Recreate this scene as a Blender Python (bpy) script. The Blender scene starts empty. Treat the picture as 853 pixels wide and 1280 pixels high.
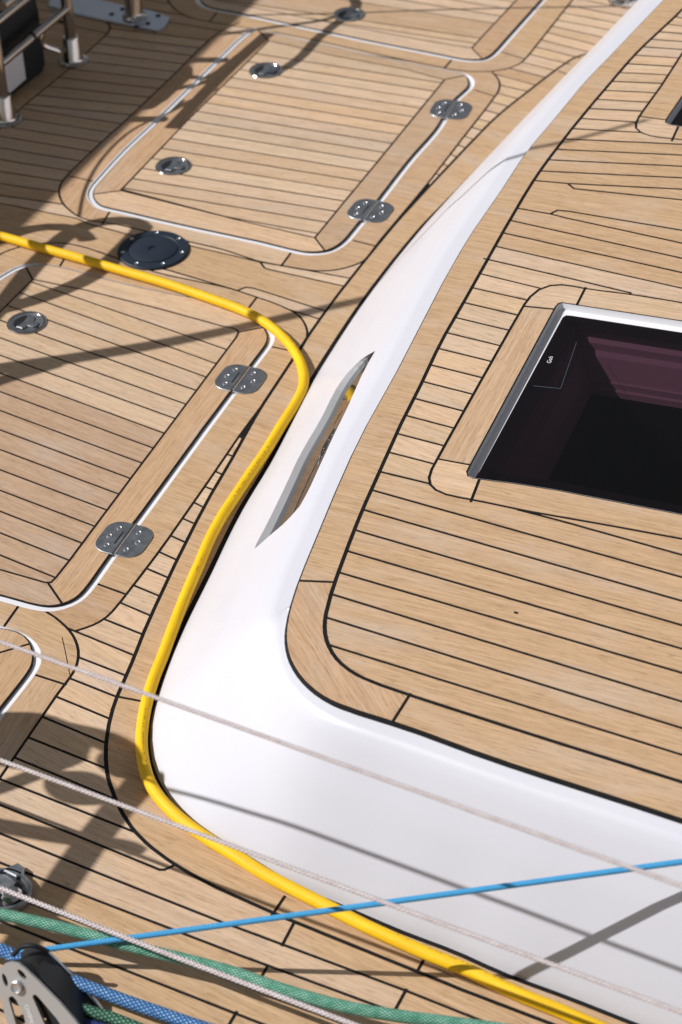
import bpy, bmesh, math, random
from mathutils import Vector, Matrix
from mathutils.geometry import delaunay_2d_cdt
random.seed(7)
S = bpy.context.scene
COL = S.collection
rad = math.radians

# ------------------------------------------------------------------ camera
cd = bpy.data.cameras.new('camera'); cam = bpy.data.objects.new('camera', cd); COL.objects.link(cam)
cd.sensor_fit = 'VERTICAL'; cd.sensor_height = 36.0; cd.lens = 73.235; cd.clip_start = .05; cd.clip_end = 200
cam.matrix_world = Matrix(((.91616757, -.23238088, .32655184, 1.1755866),
                           (.39986276, .58550849, -.70518762, -2.5386754),
                           (-.02732676, .77664595, .62934435, 2.2656396), (0, 0, 0, 1)))
cd.dof.use_dof = True; cd.dof.focus_distance = 3.35; cd.dof.aperture_fstop = 5.0
S.camera = cam
# ------------------------------------------------------------------ sky, sun, exposure
AZ, EL = rad(68), rad(41)                     # shadows run 68 degrees from +Y towards +X
SUN = Vector((-math.sin(AZ)*math.cos(EL), -math.cos(AZ)*math.cos(EL), math.sin(EL)))
w = bpy.data.worlds.new('World'); S.world = w; w.use_nodes = True
nt = w.node_tree; bg = nt.nodes['Background']
sky = nt.nodes.new('ShaderNodeTexSky'); sky.sky_type = 'NISHITA'; sky.sun_disc = False
sky.sun_elevation = EL; sky.sun_rotation = math.atan2(SUN.x, SUN.y) % (2*math.pi); sky.air_density = 1.0; sky.dust_density = .6
pale = nt.nodes.new('ShaderNodeHueSaturation'); pale.inputs['Saturation'].default_value = .2   # hazy, whitish summer sky
nt.links.new(sky.outputs[0], pale.inputs['Color']); nt.links.new(pale.outputs[0], bg.inputs[0]); bg.inputs[1].default_value = .052
sl = bpy.data.lights.new('sun', 'SUN'); sl.energy = 4.4; sl.angle = rad(.55); sl.color = (1, .978, .962)
so = bpy.data.objects.new('sun', sl); COL.objects.link(so)
so.rotation_euler = SUN.to_track_quat('Z', 'Y').to_euler()
vs = S.view_settings; vs.view_transform = 'Standard'; vs.look = 'None'; vs.exposure = .2; vs.gamma = 1; vs.use_curve_mapping = False

# ------------------------------------------------------------------ plan of the yacht, in tenths of a millimetre
DECK_SEAMS=[[[-1083,18216],[-1391,17928],[-1477,17842],[-1557,17749],[-1628,17644],[-1688,17525],[-1736,17394],[-1852,16968],[-1965,16464],[-2297,14795],[-2380,14300],[-2412,14048],[-2451,13663],[-2535,12621],[-2674,10663],[-2744,9531],[-2766,9030],[-2783,8307],[-2795,7313],[-2797,6334],[-2786,5614],[-2757,4875],[-2608,2377],[-2564,1900],[-2418,645],[-2310,-427],[-2213,-1171],[-2040,-2309],[-1852,-3392],[-1738,-3993],[-1572,-4735],[-1427,-5486],[-1355,-5768],[-1252,-6079],[-1130,-6380],[-1067,-6515],[-936,-6761],[-789,-6991],[-706,-7102],[-615,-7211],[-423,-7415],[-228,-7597],[-131,-7679],[71,-7829],[180,-7898],[419,-8023],[551,-8080],[830,-8181],[970,-8224],[1236,-8292],[1490,-8347],[1743,-8394],[2851,-8526],[5615,-8749],[10556,-9024],[15089,-9291]],[[-1404,-5491],[-973,-5438]],[[2706,-8175],[2682,-8547]],[[4933,-8409],[4923,-8698]],[[-1805,16791],[-1368,16645]],[[-9893,16489],[-10076,16035],[-10116,15917],[-10146,15800],[-10174,15605],[-10190,15295],[-10189,14803],[-10162,13603],[-10164,12054],[-10171,11108],[-10203,10006],[-10205,8727],[-10193,8431],[-10173,8251],[-10131,8059],[-10057,7868],[-9953,7691],[-9836,7539],[-9722,7420],[-9613,7326],[-9503,7247],[-9384,7173],[-9249,7098],[-9104,7036],[-8956,6998],[-8806,6986],[-8652,6991],[-8349,7030],[-8220,7042],[-8098,7045],[-7558,7027],[-6635,6978],[-5900,6964],[-5654,6948],[-5524,6932],[-4994,6839],[-4869,6822],[-4736,6813],[-4436,6822],[-3818,6860],[-3660,6882],[-3496,6923],[-3344,6988],[-3217,7066],[-3111,7154],[-3011,7261],[-2918,7384],[-2847,7508],[-2805,7630],[-2788,7757],[-2803,8185],[-2803,8522],[-2761,10030],[-2740,11147],[-2753,13066],[-2746,14419],[-2759,15178],[-2767,15306],[-2787,15458],[-2835,15644],[-2915,15829],[-3015,15978],[-3122,16098],[-3233,16208]],[[-14427,19174],[-13444,18358],[-13020,17984],[-12762,17717],[-12210,17079],[-11929,16773],[-11823,16670],[-11715,16580],[-11607,16505],[-11497,16442],[-11385,16388],[-11269,16342],[-11148,16307],[-11020,16285],[-10887,16274],[-10261,16262],[-9897,16266],[-8903,16305],[-8645,16305],[-8380,16297],[-7702,16250],[-6214,16118],[-4920,16046],[-4146,16016],[-4021,16017],[-3884,16031],[-3729,16063],[-3566,16112],[-3409,16173],[-3266,16246],[-3140,16328],[-3032,16419],[-2942,16520],[-2869,16627],[-2813,16739],[-2774,16855],[-2750,16974],[-2732,17203],[-2726,17439],[-2715,19804],[-2685,23204]],[[-9602,2795],[-9815,3673],[-9910,4131],[-9939,4369],[-9953,4616],[-9948,4858],[-9928,5003],[-9880,5166],[-9796,5332],[-9695,5473],[-9597,5578],[-9500,5663],[-9397,5742],[-9284,5817],[-9163,5885],[-9029,5940],[-8881,5979],[-8731,6000],[-8591,6007],[-8456,6004],[-8322,5993],[-8059,5957],[-6875,5731],[-6631,5693],[-6508,5680],[-6254,5670],[-5170,5691],[-4883,5681],[-4730,5666],[-3943,5542],[-3664,5477],[-3419,5400],[-3307,5349],[-3197,5281],[-3089,5191],[-2986,5080],[-2894,4959],[-2821,4836],[-2768,4715],[-2735,4596],[-2705,4357],[-2686,3762],[-2615,2592],[-2593,1337],[-2525,-52],[-2456,-1706],[-2443,-2213],[-2440,-2744],[-2441,-3457],[-2452,-3762],[-2476,-3913],[-2524,-4052],[-2595,-4177],[-2683,-4289],[-2779,-4396]],[[-3503,-4151],[-3255,-4234],[-3121,-4293],[-2989,-4360],[-2872,-4432],[-2769,-4508],[-2677,-4592],[-2591,-4687],[-2508,-4796],[-2432,-4931],[-2370,-5095],[-2335,-5265],[-2326,-5416],[-2323,-5793],[-2156,-9183]],[[-3008,-3238],[-2450,-3294]],[[-3277,4131],[-2807,4135]],[[-4260,5581],[-4247,5170]],[[-8566,5477],[-8504,5158]],[[-3959,-4219],[-3924,-4728]],[[-2898,-5545],[-2307,-5560]],[[-3314,8236],[-2794,8195]],[[-4319,7349],[-4295,6804]],[[-8594,7500],[-8492,6932]],[[-10122,8455],[-9557,8438]],[[-3295,15241],[-2767,15125]],[[-3397,17247],[-2770,17110]],[[-4338,16499],[-4345,15993]],[[-10663,16775],[-10612,16260]],[[-13994,6904],[-10959,6903],[-10045,6936],[-9094,6952],[-8745,6843],[-7854,6776],[-6391,6835],[-5411,6816],[-4752,6789],[-4581,6629],[-4445,6605],[-2777,6583]],[[-4752,6789],[-4296,6823],[-2948,6895],[-2782,6896]],[[-4730,5671],[-4616,5840],[-4469,5865],[-2774,5629]],[[-3528,5427],[-2780,5333]],[[-4730,5671],[-6305,5838],[-7517,5906]],[[-13086,5526],[-10137,5527],[-9402,5743]],[[-12453,7380],[-12636,9401],[-12672,9894],[-12691,10254],[-12702,10760],[-12698,11170],[-12642,12562],[-12636,12881],[-12656,14662],[-12665,14817],[-12698,14988],[-12764,15147],[-12854,15263],[-12952,15333],[-13052,15370],[-13157,15390],[-13399,15406],[-13921,15417],[-14833,15402],[-15226,15411],[-15820,15450],[-17066,15560]],[[-14172,6848],[-9647,7363]],[[-12474,7531],[-9993,7773]],[[-12517,8018],[-10155,8209]],[[-12562,8493],[-10196,8664]],[[-12606,8969],[-10196,9122]],[[-12647,9447],[-10196,9580]],[[-12679,9885],[-10194,10034]],[[-12702,10324],[-10181,10489]],[[-12710,10764],[-10167,10944]],[[-12709,10979],[-10159,11398]],[[-12697,11451],[-10156,11845]],[[-12678,11924],[-10155,12292]],[[-12657,12396],[-10155,12739]],[[-12644,12867],[-10154,13186]],[[-12649,13326],[-10155,13624]],[[-12657,13785],[-10162,14060]],[[-12661,14245],[-10174,14496]],[[-12665,14672],[-10182,14926]],[[-12749,15090],[-10180,15357]],[[-20040,15698],[-5064,16054]],[[-20327,16131],[-11346,16376]],[[-20613,16562],[-11972,16828]],[[-20898,16992],[-12380,17282]],[[-21181,17419],[-12770,17735]],[[-21463,17844],[-13231,18182]],[[-18785,15273],[-14843,14936],[-12612,14833]],[[-2756,10489],[-2680,10479]],[[-2747,10924],[-2653,10884]],[[-2745,11379],[-2620,11351]],[[-2748,11809],[-2589,11785]],[[-2752,12275],[-2559,12219]],[[-2757,12724],[-2526,12660]],[[-2759,13145],[-2494,13073]],[[-2757,13574],[-2457,13522]],[[-2753,13973],[-2417,13949]],[[-2752,14424],[-2364,14363]],[[-2756,14858],[-2295,14769]],[[-2772,15290],[-2213,15185]],[[-2845,15653],[-2129,15607]],[[-3162,16132],[-2060,15958]],[[-2940,16532],[-1974,16388]],[[-2766,16927],[-1888,16792]],[[-2747,17362],[-1686,17214]],[[-2745,17765],[-1544,17600]],[[-2743,18169],[-1280,17923]],[[-2741,18593],[-1081,18320]],[[-2739,18948],[-962,18753]],[[-2738,19304],[-853,19199]],[[-2735,19730],[-783,19606]],[[-2732,20157],[-736,20014]],[[-2728,20583],[-697,20422]],[[-2725,21009],[-660,20829]],[[-2721,21435],[-618,21236]],[[-2717,21862],[-569,21641]],[[-2713,22288],[-518,22044]],[[-2709,22714],[-466,22447]],[[-2606,1691],[-2534,1679]],[[-2609,2056],[-2574,2051]],[[-2597,1314],[-2488,1282]],[[-2570,763],[-2423,740]],[[-2543,229],[-2367,197]],[[-2523,-230],[-2323,-256]],[[-2503,-697],[-2263,-761]],[[-2483,-1166],[-2200,-1222]],[[-2463,-1659],[-2125,-1728]],[[-2451,-2115],[-2053,-2196]],[[-2446,-2579],[-1977,-2658]],[[-2446,-3044],[-1895,-3127]],[[-2448,-3511],[-1806,-3614]],[[-2501,-3967],[-1717,-4065]],[[-2953,-4385],[-1605,-4558]],[[-2441,-4928],[-1510,-5021]],[[-2335,-5406],[-1416,-5503]],[[-2328,-5851],[-1282,-5972]],[[-2302,-6326],[-1085,-6460]],[[-2278,-6797],[-823,-6930]],[[-2256,-7251],[-393,-7437]],[[-2233,-7723],[196,-7903]],[[-5936,-7883],[-533,-8288],[839,-8404],[902,-8378],[1011,-8225]],[[-5645,-8381],[413,-8819],[2116,-8931],[2316,-8934],[4895,-9048],[13739,-9645]],[[-5359,-8940],[-8,-9231],[2570,-9358],[16533,-9819]],[[-5082,-9444],[14523,-10324]],[[-4803,-9907],[14751,-10803]],[[-4526,-10256],[751,-10636],[13855,-11163]],[[-4263,-10703],[13245,-11935]],[[-4005,-11098],[12976,-12438]],[[3022,-8547],[3036,-8985]],[[3002,-9369],[3004,-9627]],[[4900,-9027],[4889,-9462]],[[2946,-10231],[2944,-10481]],[[7113,-9138],[7098,-9425]]]
ROOF_SEAMS=[[[2104,17355],[1847,15235],[1723,14307],[1621,13689],[1385,12472],[1328,12099],[1265,11589],[1094,9814],[1022,8943],[958,7836],[942,7348],[938,6974],[946,6453],[985,5302],[1082,3226],[1130,2007],[1167,1496],[1258,573],[1338,-472],[1555,-2436],[1616,-2907],[1688,-3390],[1811,-4143],[1882,-4518],[1976,-4905],[2019,-5041],[2072,-5176],[2137,-5305],[2214,-5425],[2300,-5535],[2394,-5634],[2497,-5721],[2613,-5798],[2743,-5866],[2883,-5922],[3026,-5962],[3313,-6013],[3861,-6075],[5542,-6231],[8009,-6439],[9535,-6575],[14222,-7024]],[[1259,-4398],[1827,-4255]],[[3729,-6676],[3763,-6039]],[[11797,3878],[6228,3976],[4163,3999],[3731,3991],[3209,3959],[2967,3953],[2752,3962],[2551,3951],[2358,3871],[2214,3699],[2142,3457],[2123,3230],[2132,2592],[2166,1130],[2217,-794],[2239,-1390],[2275,-1594],[2351,-1738],[2485,-1838],[2676,-1889],[2892,-1897],[3319,-1887],[3980,-1893],[5329,-1839],[6366,-1812],[12575,-1690]],[[2135,3168],[2708,3230]],[[2966,3981],[2989,3426]],[[2220,-1125],[2784,-1113]],[[3032,-1344],[3101,-1940]],[[2455,18029],[2252,13278],[2217,12280],[2193,10970],[2135,9885],[2132,9690],[2145,9477],[2201,9299],[2336,9170],[2543,9095],[2761,9081],[3235,9106],[3402,9122],[5131,9319],[10938,10022]],[[2116,9734],[2723,9729]],[[2954,9568],[2990,9016]],[[986,7033],[1585,7089],[1756,6950],[3764,7092],[11277,7593]],[[1585,7089],[11124,8689]],[[978,6053],[1610,6029],[1697,6177],[1888,6201],[11514,5900]],[[1610,6029],[1965,5974],[11648,4943]],[[935,7372],[11071,9066]],[[948,7786],[11018,9447]],[[967,8179],[10960,9861]],[[990,8578],[10909,10223]],[[1017,8976],[2355,9167]],[[1048,9378],[2151,9515]],[[1083,9776],[2146,9938]],[[1117,10146],[2165,10288]],[[1152,10519],[2187,10670]],[[1187,10894],[2203,11052]],[[1223,11267],[2211,11406]],[[1263,11640],[2215,11759]],[[1308,12009],[2221,12112]],[[1362,12378],[2230,12466]],[[1422,12719],[2242,12795]],[[1489,13059],[2254,13125]],[[1561,13417],[2265,13403]],[[1626,13760],[2276,13680]],[[1682,14092],[2287,13953]],[[1730,14414],[2298,14225]],[[1774,14729],[2309,14494]],[[965,5639],[11710,4498]],[[981,5221],[11767,4089]],[[999,4773],[11828,3655]],[[961,4350],[2471,4188],[3764,4036]],[[1041,3888],[2260,3743]],[[1064,3447],[2141,3348]],[[1084,2989],[2134,2890]],[[1100,2532],[2143,2432]],[[1119,2076],[2153,1976]],[[1148,1618],[2164,1521]],[[1193,1152],[2176,1059]],[[1240,687],[2188,597]],[[1276,225],[2200,137]],[[1309,-236],[2212,-322]],[[1355,-714],[2225,-790]],[[1408,-1191],[2241,-1257]],[[1480,-1681],[2324,-1724]],[[3858,-1904],[4541,-1954],[26399,-4151]],[[1512,-2130],[12786,-3201]],[[1568,-2604],[12853,-3674]],[[1634,-3079],[12919,-4148]],[[1707,-3557],[12977,-4565]],[[1785,-4035],[13035,-4982]],[[1872,-4506],[13116,-5557]],[[1994,-4986],[13180,-6015]],[[2265,-5499],[13238,-6435]]]
LID_SEAMS={"1":[[[-8782,4545],[-7533,4585],[-5801,4514],[-4419,4418],[-4255,4437],[-4137,4409],[-4065,4348]],[[-4065,4348],[-4029,4167],[-3748,-2873],[-3742,-3360],[-3756,-3497],[-3843,-3532]],[[-3843,-3532],[-5996,-3520]],[[-8782,4545],[-8785,3264],[-8761,1440]],[[-3806,-3517],[-3213,-3971]],[[-8782,4545],[-9351,5101]],[[-4065,4348],[-3435,4890]],[[-8790,4459],[-4007,3724]],[[-8791,4025],[-3987,3227]],[[-8792,3534],[-3968,2768]],[[-8790,3043],[-3949,2309]],[[-8783,2552],[-3930,1851]],[[-8777,2081],[-3910,1376]],[[-8771,1610],[-3891,902]],[[-8749,1124],[-3872,431]],[[-8419,596],[-3853,-39]],[[-8089,69],[-3835,-510]],[[-7761,-455],[-3816,-981]],[[-7434,-978],[-3797,-1451]],[[-7108,-1498],[-3778,-1922]],[[-6791,-2005],[-3759,-2402]],[[-6473,-2514],[-3740,-2882]],[[-6153,-3026],[-3734,-3361]]],"2":[[[-8811,15837],[-8851,11620],[-8790,8305]],[[-8790,8305],[-6045,8120],[-5530,8094],[-4100,8050]],[[-4100,8050],[-4108,9559],[-4107,11484],[-4132,15468]],[[-4132,15468],[-5050,15613],[-5876,15649],[-6976,15675],[-8811,15837]],[[-8785,8296],[-9499,7782]],[[-4100,8050],[-3278,7248]],[[-4132,15468],[-3787,15809]],[[-8811,15837],[-9339,16324]],[[-8826,15125],[-4122,15303]],[[-8831,14688],[-4119,14867]],[[-8835,14252],[-4115,14432]],[[-8840,13815],[-4112,13996]],[[-8843,13379],[-4109,13560]],[[-8847,12942],[-4106,13125]],[[-8851,12503],[-4104,12695]],[[-8855,12065],[-4103,12265]],[[-8859,11626],[-4101,11835]],[[-8851,11188],[-4099,11405]],[[-8842,10719],[-4099,10958]],[[-8834,10251],[-4099,10512]],[[-8825,9782],[-4099,10066]],[[-8816,9314],[-4100,9620]],[[-8808,8846],[-4098,9174]],[[-8800,8418],[-4095,8701]],[[-8814,8368],[-6245,8147],[-5562,8161],[-4124,8226]]],"3":[[[-13283,17897],[-11000,17407],[-7283,17225],[-6165,17183],[-4511,17169],[-4110,17185]],[[-4110,17185],[-4067,18373],[-3879,22922]],[[-4110,17185],[-3596,16675]],[[-8503,17283],[-4093,17433]],[[-11258,17460],[-4082,17742]],[[-14128,18446],[-4049,18598]],[[-14029,18995],[-4030,19025]],[[-13931,19542],[-4012,19452]],[[-13833,20087],[-3993,19879]],[[-13736,20629],[-3975,20305]],[[-13639,21169],[-3958,20730]],[[-13543,21706],[-3941,21156]],[[-13447,22242],[-3924,21581]]],"4":[[[-4241,-5830],[-3664,-5307],[-3204,-4824]]]}
GUTTERS={"2":[[-9408,16341],[-9482,16248],[-9519,16108],[-9553,15799],[-9567,15530],[-9574,14761],[-9574,11571],[-9579,11082],[-9600,10224],[-9602,9885],[-9585,9348],[-9525,8321],[-9502,8170],[-9454,8005],[-9379,7852],[-9279,7722],[-9161,7610],[-9035,7523],[-8909,7470],[-8787,7446],[-8666,7440],[-8320,7437],[-7507,7405],[-6995,7393],[-6480,7387],[-5187,7382],[-4937,7372],[-4431,7341],[-4183,7339],[-4052,7349],[-3904,7385],[-3743,7461],[-3603,7568],[-3512,7686],[-3454,7807],[-3412,7935],[-3383,8064],[-3367,8186],[-3361,8307],[-3359,8838],[-3347,9501],[-3347,10015],[-3369,11144],[-3373,11645],[-3367,12026],[-3333,12786],[-3328,13151],[-3338,13403],[-3349,13534],[-3437,14292],[-3444,14411],[-3445,14533],[-3438,14664],[-3425,14800],[-3376,15171],[-3370,15284],[-3377,15400],[-3402,15516],[-3451,15631],[-3524,15742],[-3620,15841],[-3741,15907],[-3880,15935],[-4023,15942],[-5296,15974],[-5799,15999],[-6295,16031],[-7276,16121],[-8035,16172],[-8402,16203],[-8632,16235],[-8765,16260],[-8902,16290],[-9157,16357],[-9290,16373]],"3":[[-13638,19462],[-12632,18555],[-12357,18299],[-12197,18142],[-12043,17978],[-11867,17761],[-11487,17225],[-11401,17116],[-11306,17021],[-11198,16948],[-11078,16896],[-10953,16861],[-10830,16843],[-10706,16836],[-10300,16836],[-10066,16825],[-9438,16781],[-6947,16590],[-6447,16560],[-5593,16524],[-4702,16483],[-4311,16461],[-4180,16459],[-4051,16468],[-3922,16492],[-3797,16530],[-3684,16585],[-3588,16659],[-3513,16762],[-3460,16895],[-3428,17038],[-3411,17170],[-3397,17421],[-3384,17992],[-3311,20299],[-3239,23260],[-10439,28098]],"1":[[-9376,2430],[-9521,3347],[-9569,3703],[-9582,3901],[-9576,4006],[-9556,4131],[-9444,4567],[-9404,4707],[-9347,4832],[-9257,4942],[-9137,5031],[-9008,5092],[-8880,5128],[-8753,5150],[-8629,5162],[-8504,5167],[-8236,5164],[-7835,5145],[-7417,5111],[-7159,5096],[-6544,5087],[-6021,5096],[-4946,5156],[-4587,5160],[-4311,5146],[-4180,5126],[-4058,5092],[-3945,5042],[-3840,4978],[-3741,4906],[-3641,4823],[-3536,4725],[-3433,4610],[-3343,4471],[-3283,4311],[-3255,4144],[-3248,3979],[-3234,3334],[-3175,1259],[-3080,-1304],[-3053,-2443],[-3012,-3205],[-3010,-3461],[-3022,-3601],[-3056,-3740],[-3124,-3879],[-3225,-4007],[-3340,-4103],[-3458,-4162],[-3580,-4194],[-3709,-4211],[-3846,-4219],[-4294,-4222],[-4426,-4227],[-5197,-4291],[-7618,-3024],[-10357,24]],"4":[[-4877,-4807],[-4103,-4755],[-3820,-4743],[-3659,-4751],[-3500,-4778],[-3350,-4830],[-3214,-4904],[-3091,-5004],[-2988,-5136],[-2918,-5283],[-2885,-5421],[-2872,-5540],[-2867,-5646],[-2864,-5862],[-2865,-6382],[-2854,-6766],[-2825,-7240],[-2749,-8229],[-4492,-7295]]}
FOOT=[[-188,25157],[-234,24837],[-280,24515],[-326,24193],[-371,23872],[-416,23555],[-459,23244],[-502,22932],[-545,22614],[-587,22296],[-627,21984],[-666,21673],[-704,21359],[-740,21043],[-771,20724],[-800,20402],[-829,20081],[-863,19765],[-906,19458],[-964,19151],[-1039,18846],[-1122,18549],[-1202,18248],[-1270,17944],[-1320,17648],[-1359,17352],[-1393,17047],[-1424,16738],[-1453,16429],[-1483,16122],[-1516,15808],[-1550,15484],[-1584,15159],[-1617,14838],[-1650,14521],[-1682,14207],[-1715,13894],[-1748,13585],[-1780,13280],[-1811,12978],[-1842,12672],[-1873,12350],[-1903,12025],[-1932,11702],[-1962,11377],[-1992,11046],[-2023,10713],[-2053,10391],[-2085,10071],[-2120,9734],[-2152,9396],[-2172,9079],[-2186,8756],[-2198,8414],[-2206,8067],[-2213,7733],[-2216,7420],[-2218,7114],[-2218,6808],[-2215,6506],[-2210,6206],[-2202,5899],[-2190,5585],[-2176,5274],[-2159,4966],[-2142,4660],[-2124,4360],[-2106,4064],[-2085,3763],[-2059,3450],[-2028,3144],[-1994,2845],[-1953,2534],[-1909,2210],[-1864,1881],[-1820,1556],[-1779,1241],[-1743,937],[-1711,618],[-1685,284],[-1664,-40],[-1640,-360],[-1610,-679],[-1572,-991],[-1528,-1302],[-1481,-1615],[-1433,-1923],[-1387,-2224],[-1343,-2532],[-1299,-2847],[-1258,-3153],[-1216,-3448],[-1169,-3752],[-1117,-4060],[-1060,-4366],[-990,-4685],[-910,-5013],[-825,-5331],[-738,-5631],[-628,-5926],[-463,-6240],[-245,-6557],[3,-6831],[296,-7079],[620,-7306],[949,-7496],[1273,-7620],[1603,-7692],[1932,-7762],[2255,-7842],[2572,-7898],[2890,-7935],[3212,-7966],[3535,-7998],[3850,-8034],[4167,-8071],[4484,-8102],[4797,-8122],[5104,-8138],[5413,-8166],[5747,-8214],[6093,-8253],[6446,-8272],[6799,-8287],[7121,-8307],[7437,-8331],[7764,-8357],[8074,-8381],[8357,-8403],[8645,-8424],[8947,-8447],[9266,-8470],[9602,-8496],[9945,-8522],[10254,-8546],[10525,-8567],[10799,-8588],[11084,-8610],[11379,-8633],[11683,-8657],[11995,-8681],[12312,-8706],[12634,-8732],[12959,-8758],[13286,-8783],[13613,-8809],[13939,-8835],[14262,-8860],[14581,-8885],[14895,-8910]]
EDGE=[[2377,25067],[2342,24746],[2306,24425],[2270,24103],[2234,23783],[2199,23466],[2164,23152],[2129,22838],[2094,22522],[2059,22205],[2024,21892],[1989,21579],[1954,21265],[1919,20949],[1883,20630],[1848,20310],[1812,19991],[1777,19676],[1742,19366],[1708,19058],[1674,18754],[1641,18452],[1607,18149],[1573,17847],[1540,17548],[1507,17249],[1473,16945],[1440,16638],[1406,16329],[1372,16020],[1337,15705],[1301,15384],[1263,15061],[1225,14740],[1185,14423],[1143,14109],[1099,13797],[1055,13488],[1013,13183],[972,12879],[932,12570],[890,12252],[846,11929],[800,11606],[754,11280],[711,10952],[675,10622],[646,10297],[621,9971],[597,9639],[571,9307],[544,8982],[515,8655],[488,8319],[469,7979],[460,7647],[459,7330],[461,7021],[463,6716],[462,6413],[457,6111],[452,5804],[448,5494],[447,5184],[450,4876],[458,4571],[471,4270],[486,3972],[504,3669],[524,3362],[547,3056],[571,2752],[597,2440],[624,2119],[651,1794],[677,1472],[702,1157],[724,846],[744,527],[761,201],[777,-123],[796,-444],[819,-762],[847,-1075],[879,-1387],[914,-1697],[953,-2004],[994,-2309],[1039,-2617],[1084,-2927],[1128,-3233],[1171,-3534],[1214,-3832],[1256,-4113],[1295,-4349],[1329,-4533],[1356,-4666],[1375,-4756],[1387,-4810],[1393,-4836],[1394,-4842],[1392,-4831],[1388,-4813],[1387,-4809],[1399,-4858],[1444,-5016],[1550,-5311],[1740,-5682],[2005,-6022],[2309,-6273],[2623,-6432],[2940,-6521],[3261,-6567],[3582,-6596],[3900,-6624],[4216,-6658],[4532,-6697],[4844,-6739],[5153,-6777],[5469,-6812],[5800,-6843],[6143,-6872],[6493,-6900],[6837,-6927],[7166,-6955],[7487,-6983],[7805,-7011],[8112,-7039],[8405,-7066],[8696,-7094],[9000,-7123],[9318,-7154],[9649,-7186],[9979,-7219],[10287,-7250],[10570,-7279],[10848,-7308],[11132,-7337],[11427,-7367],[11730,-7399],[12040,-7431],[12357,-7464],[12678,-7497],[13003,-7531],[13328,-7564],[13655,-7598],[13980,-7632],[14302,-7665],[14621,-7698],[14935,-7730]]
ROOF_EDGE=[[1559,17715],[1308,15452],[1205,14574],[1006,13140],[848,11931],[721,11057],[666,10555],[571,9294],[485,8316],[463,7948],[456,7566],[465,6565],[445,5162],[459,4521],[514,3492],[724,873],[807,-628],[880,-1415],[995,-2323],[1234,-3978],[1311,-4446],[1393,-4837],[1458,-5092],[1539,-5347],[1590,-5476],[1651,-5604],[1721,-5728],[1801,-5846],[1889,-5956],[1987,-6059],[2094,-6155],[2211,-6245],[2338,-6327],[2474,-6399],[2615,-6458],[2759,-6502],[2906,-6532],[3192,-6566],[3724,-6606],[4123,-6644],[4940,-6754],[5475,-6814],[5999,-6862],[7269,-6963],[8959,-7118],[14295,-7664]]
WINDOW_RIM=[[11831,3629],[4834,3475],[2860,3434],[2730,3434],[2685,3397],[2670,3294],[2789,-1079],[2799,-1281],[2852,-1367],[2935,-1392],[3544,-1326],[4233,-1285],[6239,-1272],[12507,-1204]]
WINDOW_GLASS=[[11846,3527],[4876,3332],[2952,3288],[2857,3274],[2824,3203],[2823,3142],[2916,-1060],[2910,-1257],[2941,-1339],[2994,-1374],[3544,-1326],[4233,-1285],[6239,-1272],[12507,-1204]]
WINDOW_TWO=[[3126,16799],[2710,10652],[2672,9765],[2692,9646],[2772,9590],[3028,9579],[10873,10482],[11327,17517]]
CRACK=[[-2904,-4622],[-2686,-4902],[-2363,-5333]]
SLOT=[[73.96,0.706],[73.65,0.617],[73.75,0.555],[74.43,0.481],[75.51,0.445],[78.29,0.471],[80.73,0.468],[84.02,0.494],[87.11,0.481],[89.1,0.452],[89.12,0.498],[88.74,0.57],[88.38,0.686],[87.65,0.756],[86.56,0.775],[85.03,0.776],[83.0,0.773],[79.91,0.751],[77.76,0.712],[75.68,0.69]]
HOSE=[[-1.9629,0.6256,0.0098],[-1.2644,0.58,0.0098],[-1.1404,0.5719,0.0098],[-1.0178,0.562,0.0098],[-0.9108,0.552,0.0098],[-0.8077,0.5438,0.0098],[-0.7188,0.5348,0.0098],[-0.604,0.5236,0.0098],[-0.4687,0.5016,0.0098],[-0.43,0.4938,0.0098],[-0.3871,0.4803,0.0098],[-0.3395,0.4557,0.0098],[-0.2935,0.4224,0.0098],[-0.2546,0.383,0.0098],[-0.2266,0.3433,0.0098],[-0.2071,0.2985,0.0098],[-0.1996,0.2499,0.0098],[-0.1956,0.1852,0.0098],[-0.1891,0.1027,0.0098],[-0.1862,0.0251,0.0098],[-0.1833,-0.0406,0.0098],[-0.1801,-0.1009,0.0098],[-0.1731,-0.1583,0.0098],[-0.1598,-0.2273,0.0098],[-0.144,-0.3103,0.0098],[-0.1272,-0.3876,0.0098],[-0.1125,-0.4509,0.0098],[-0.1027,-0.4985,0.0098],[-0.0903,-0.5439,0.0098],[-0.0744,-0.5887,0.0098],[-0.0546,-0.6327,0.0098],[-0.0329,-0.6674,0.0098],[-0.0053,-0.7006,0.0098],[0.0267,-0.726,0.0098],[0.0704,-0.7494,0.0098],[0.1154,-0.7663,0.0098],[0.1559,-0.7779,0.0098],[0.1852,-0.7856,0.0098],[0.2292,-0.7984,0.0098],[0.2571,-0.8046,0.0098],[0.3051,-0.8133,0.0098],[0.3524,-0.822,0.0098],[0.3985,-0.8307,0.0098],[0.4428,-0.8368,0.0098],[0.4863,-0.8421,0.0098],[0.5288,-0.8461,0.0098],[0.5612,-0.8489,0.0098],[0.6039,-0.856,0.0098],[0.6462,-0.8615,0.0098],[0.6871,-0.8645,0.0098],[0.7401,-0.8705,0.0098],[0.8076,-0.877,0.0098],[0.9167,-0.8855,0.0098],[1.1237,-0.895,0.0098],[1.9229,-0.9317,0.0098]]
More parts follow.
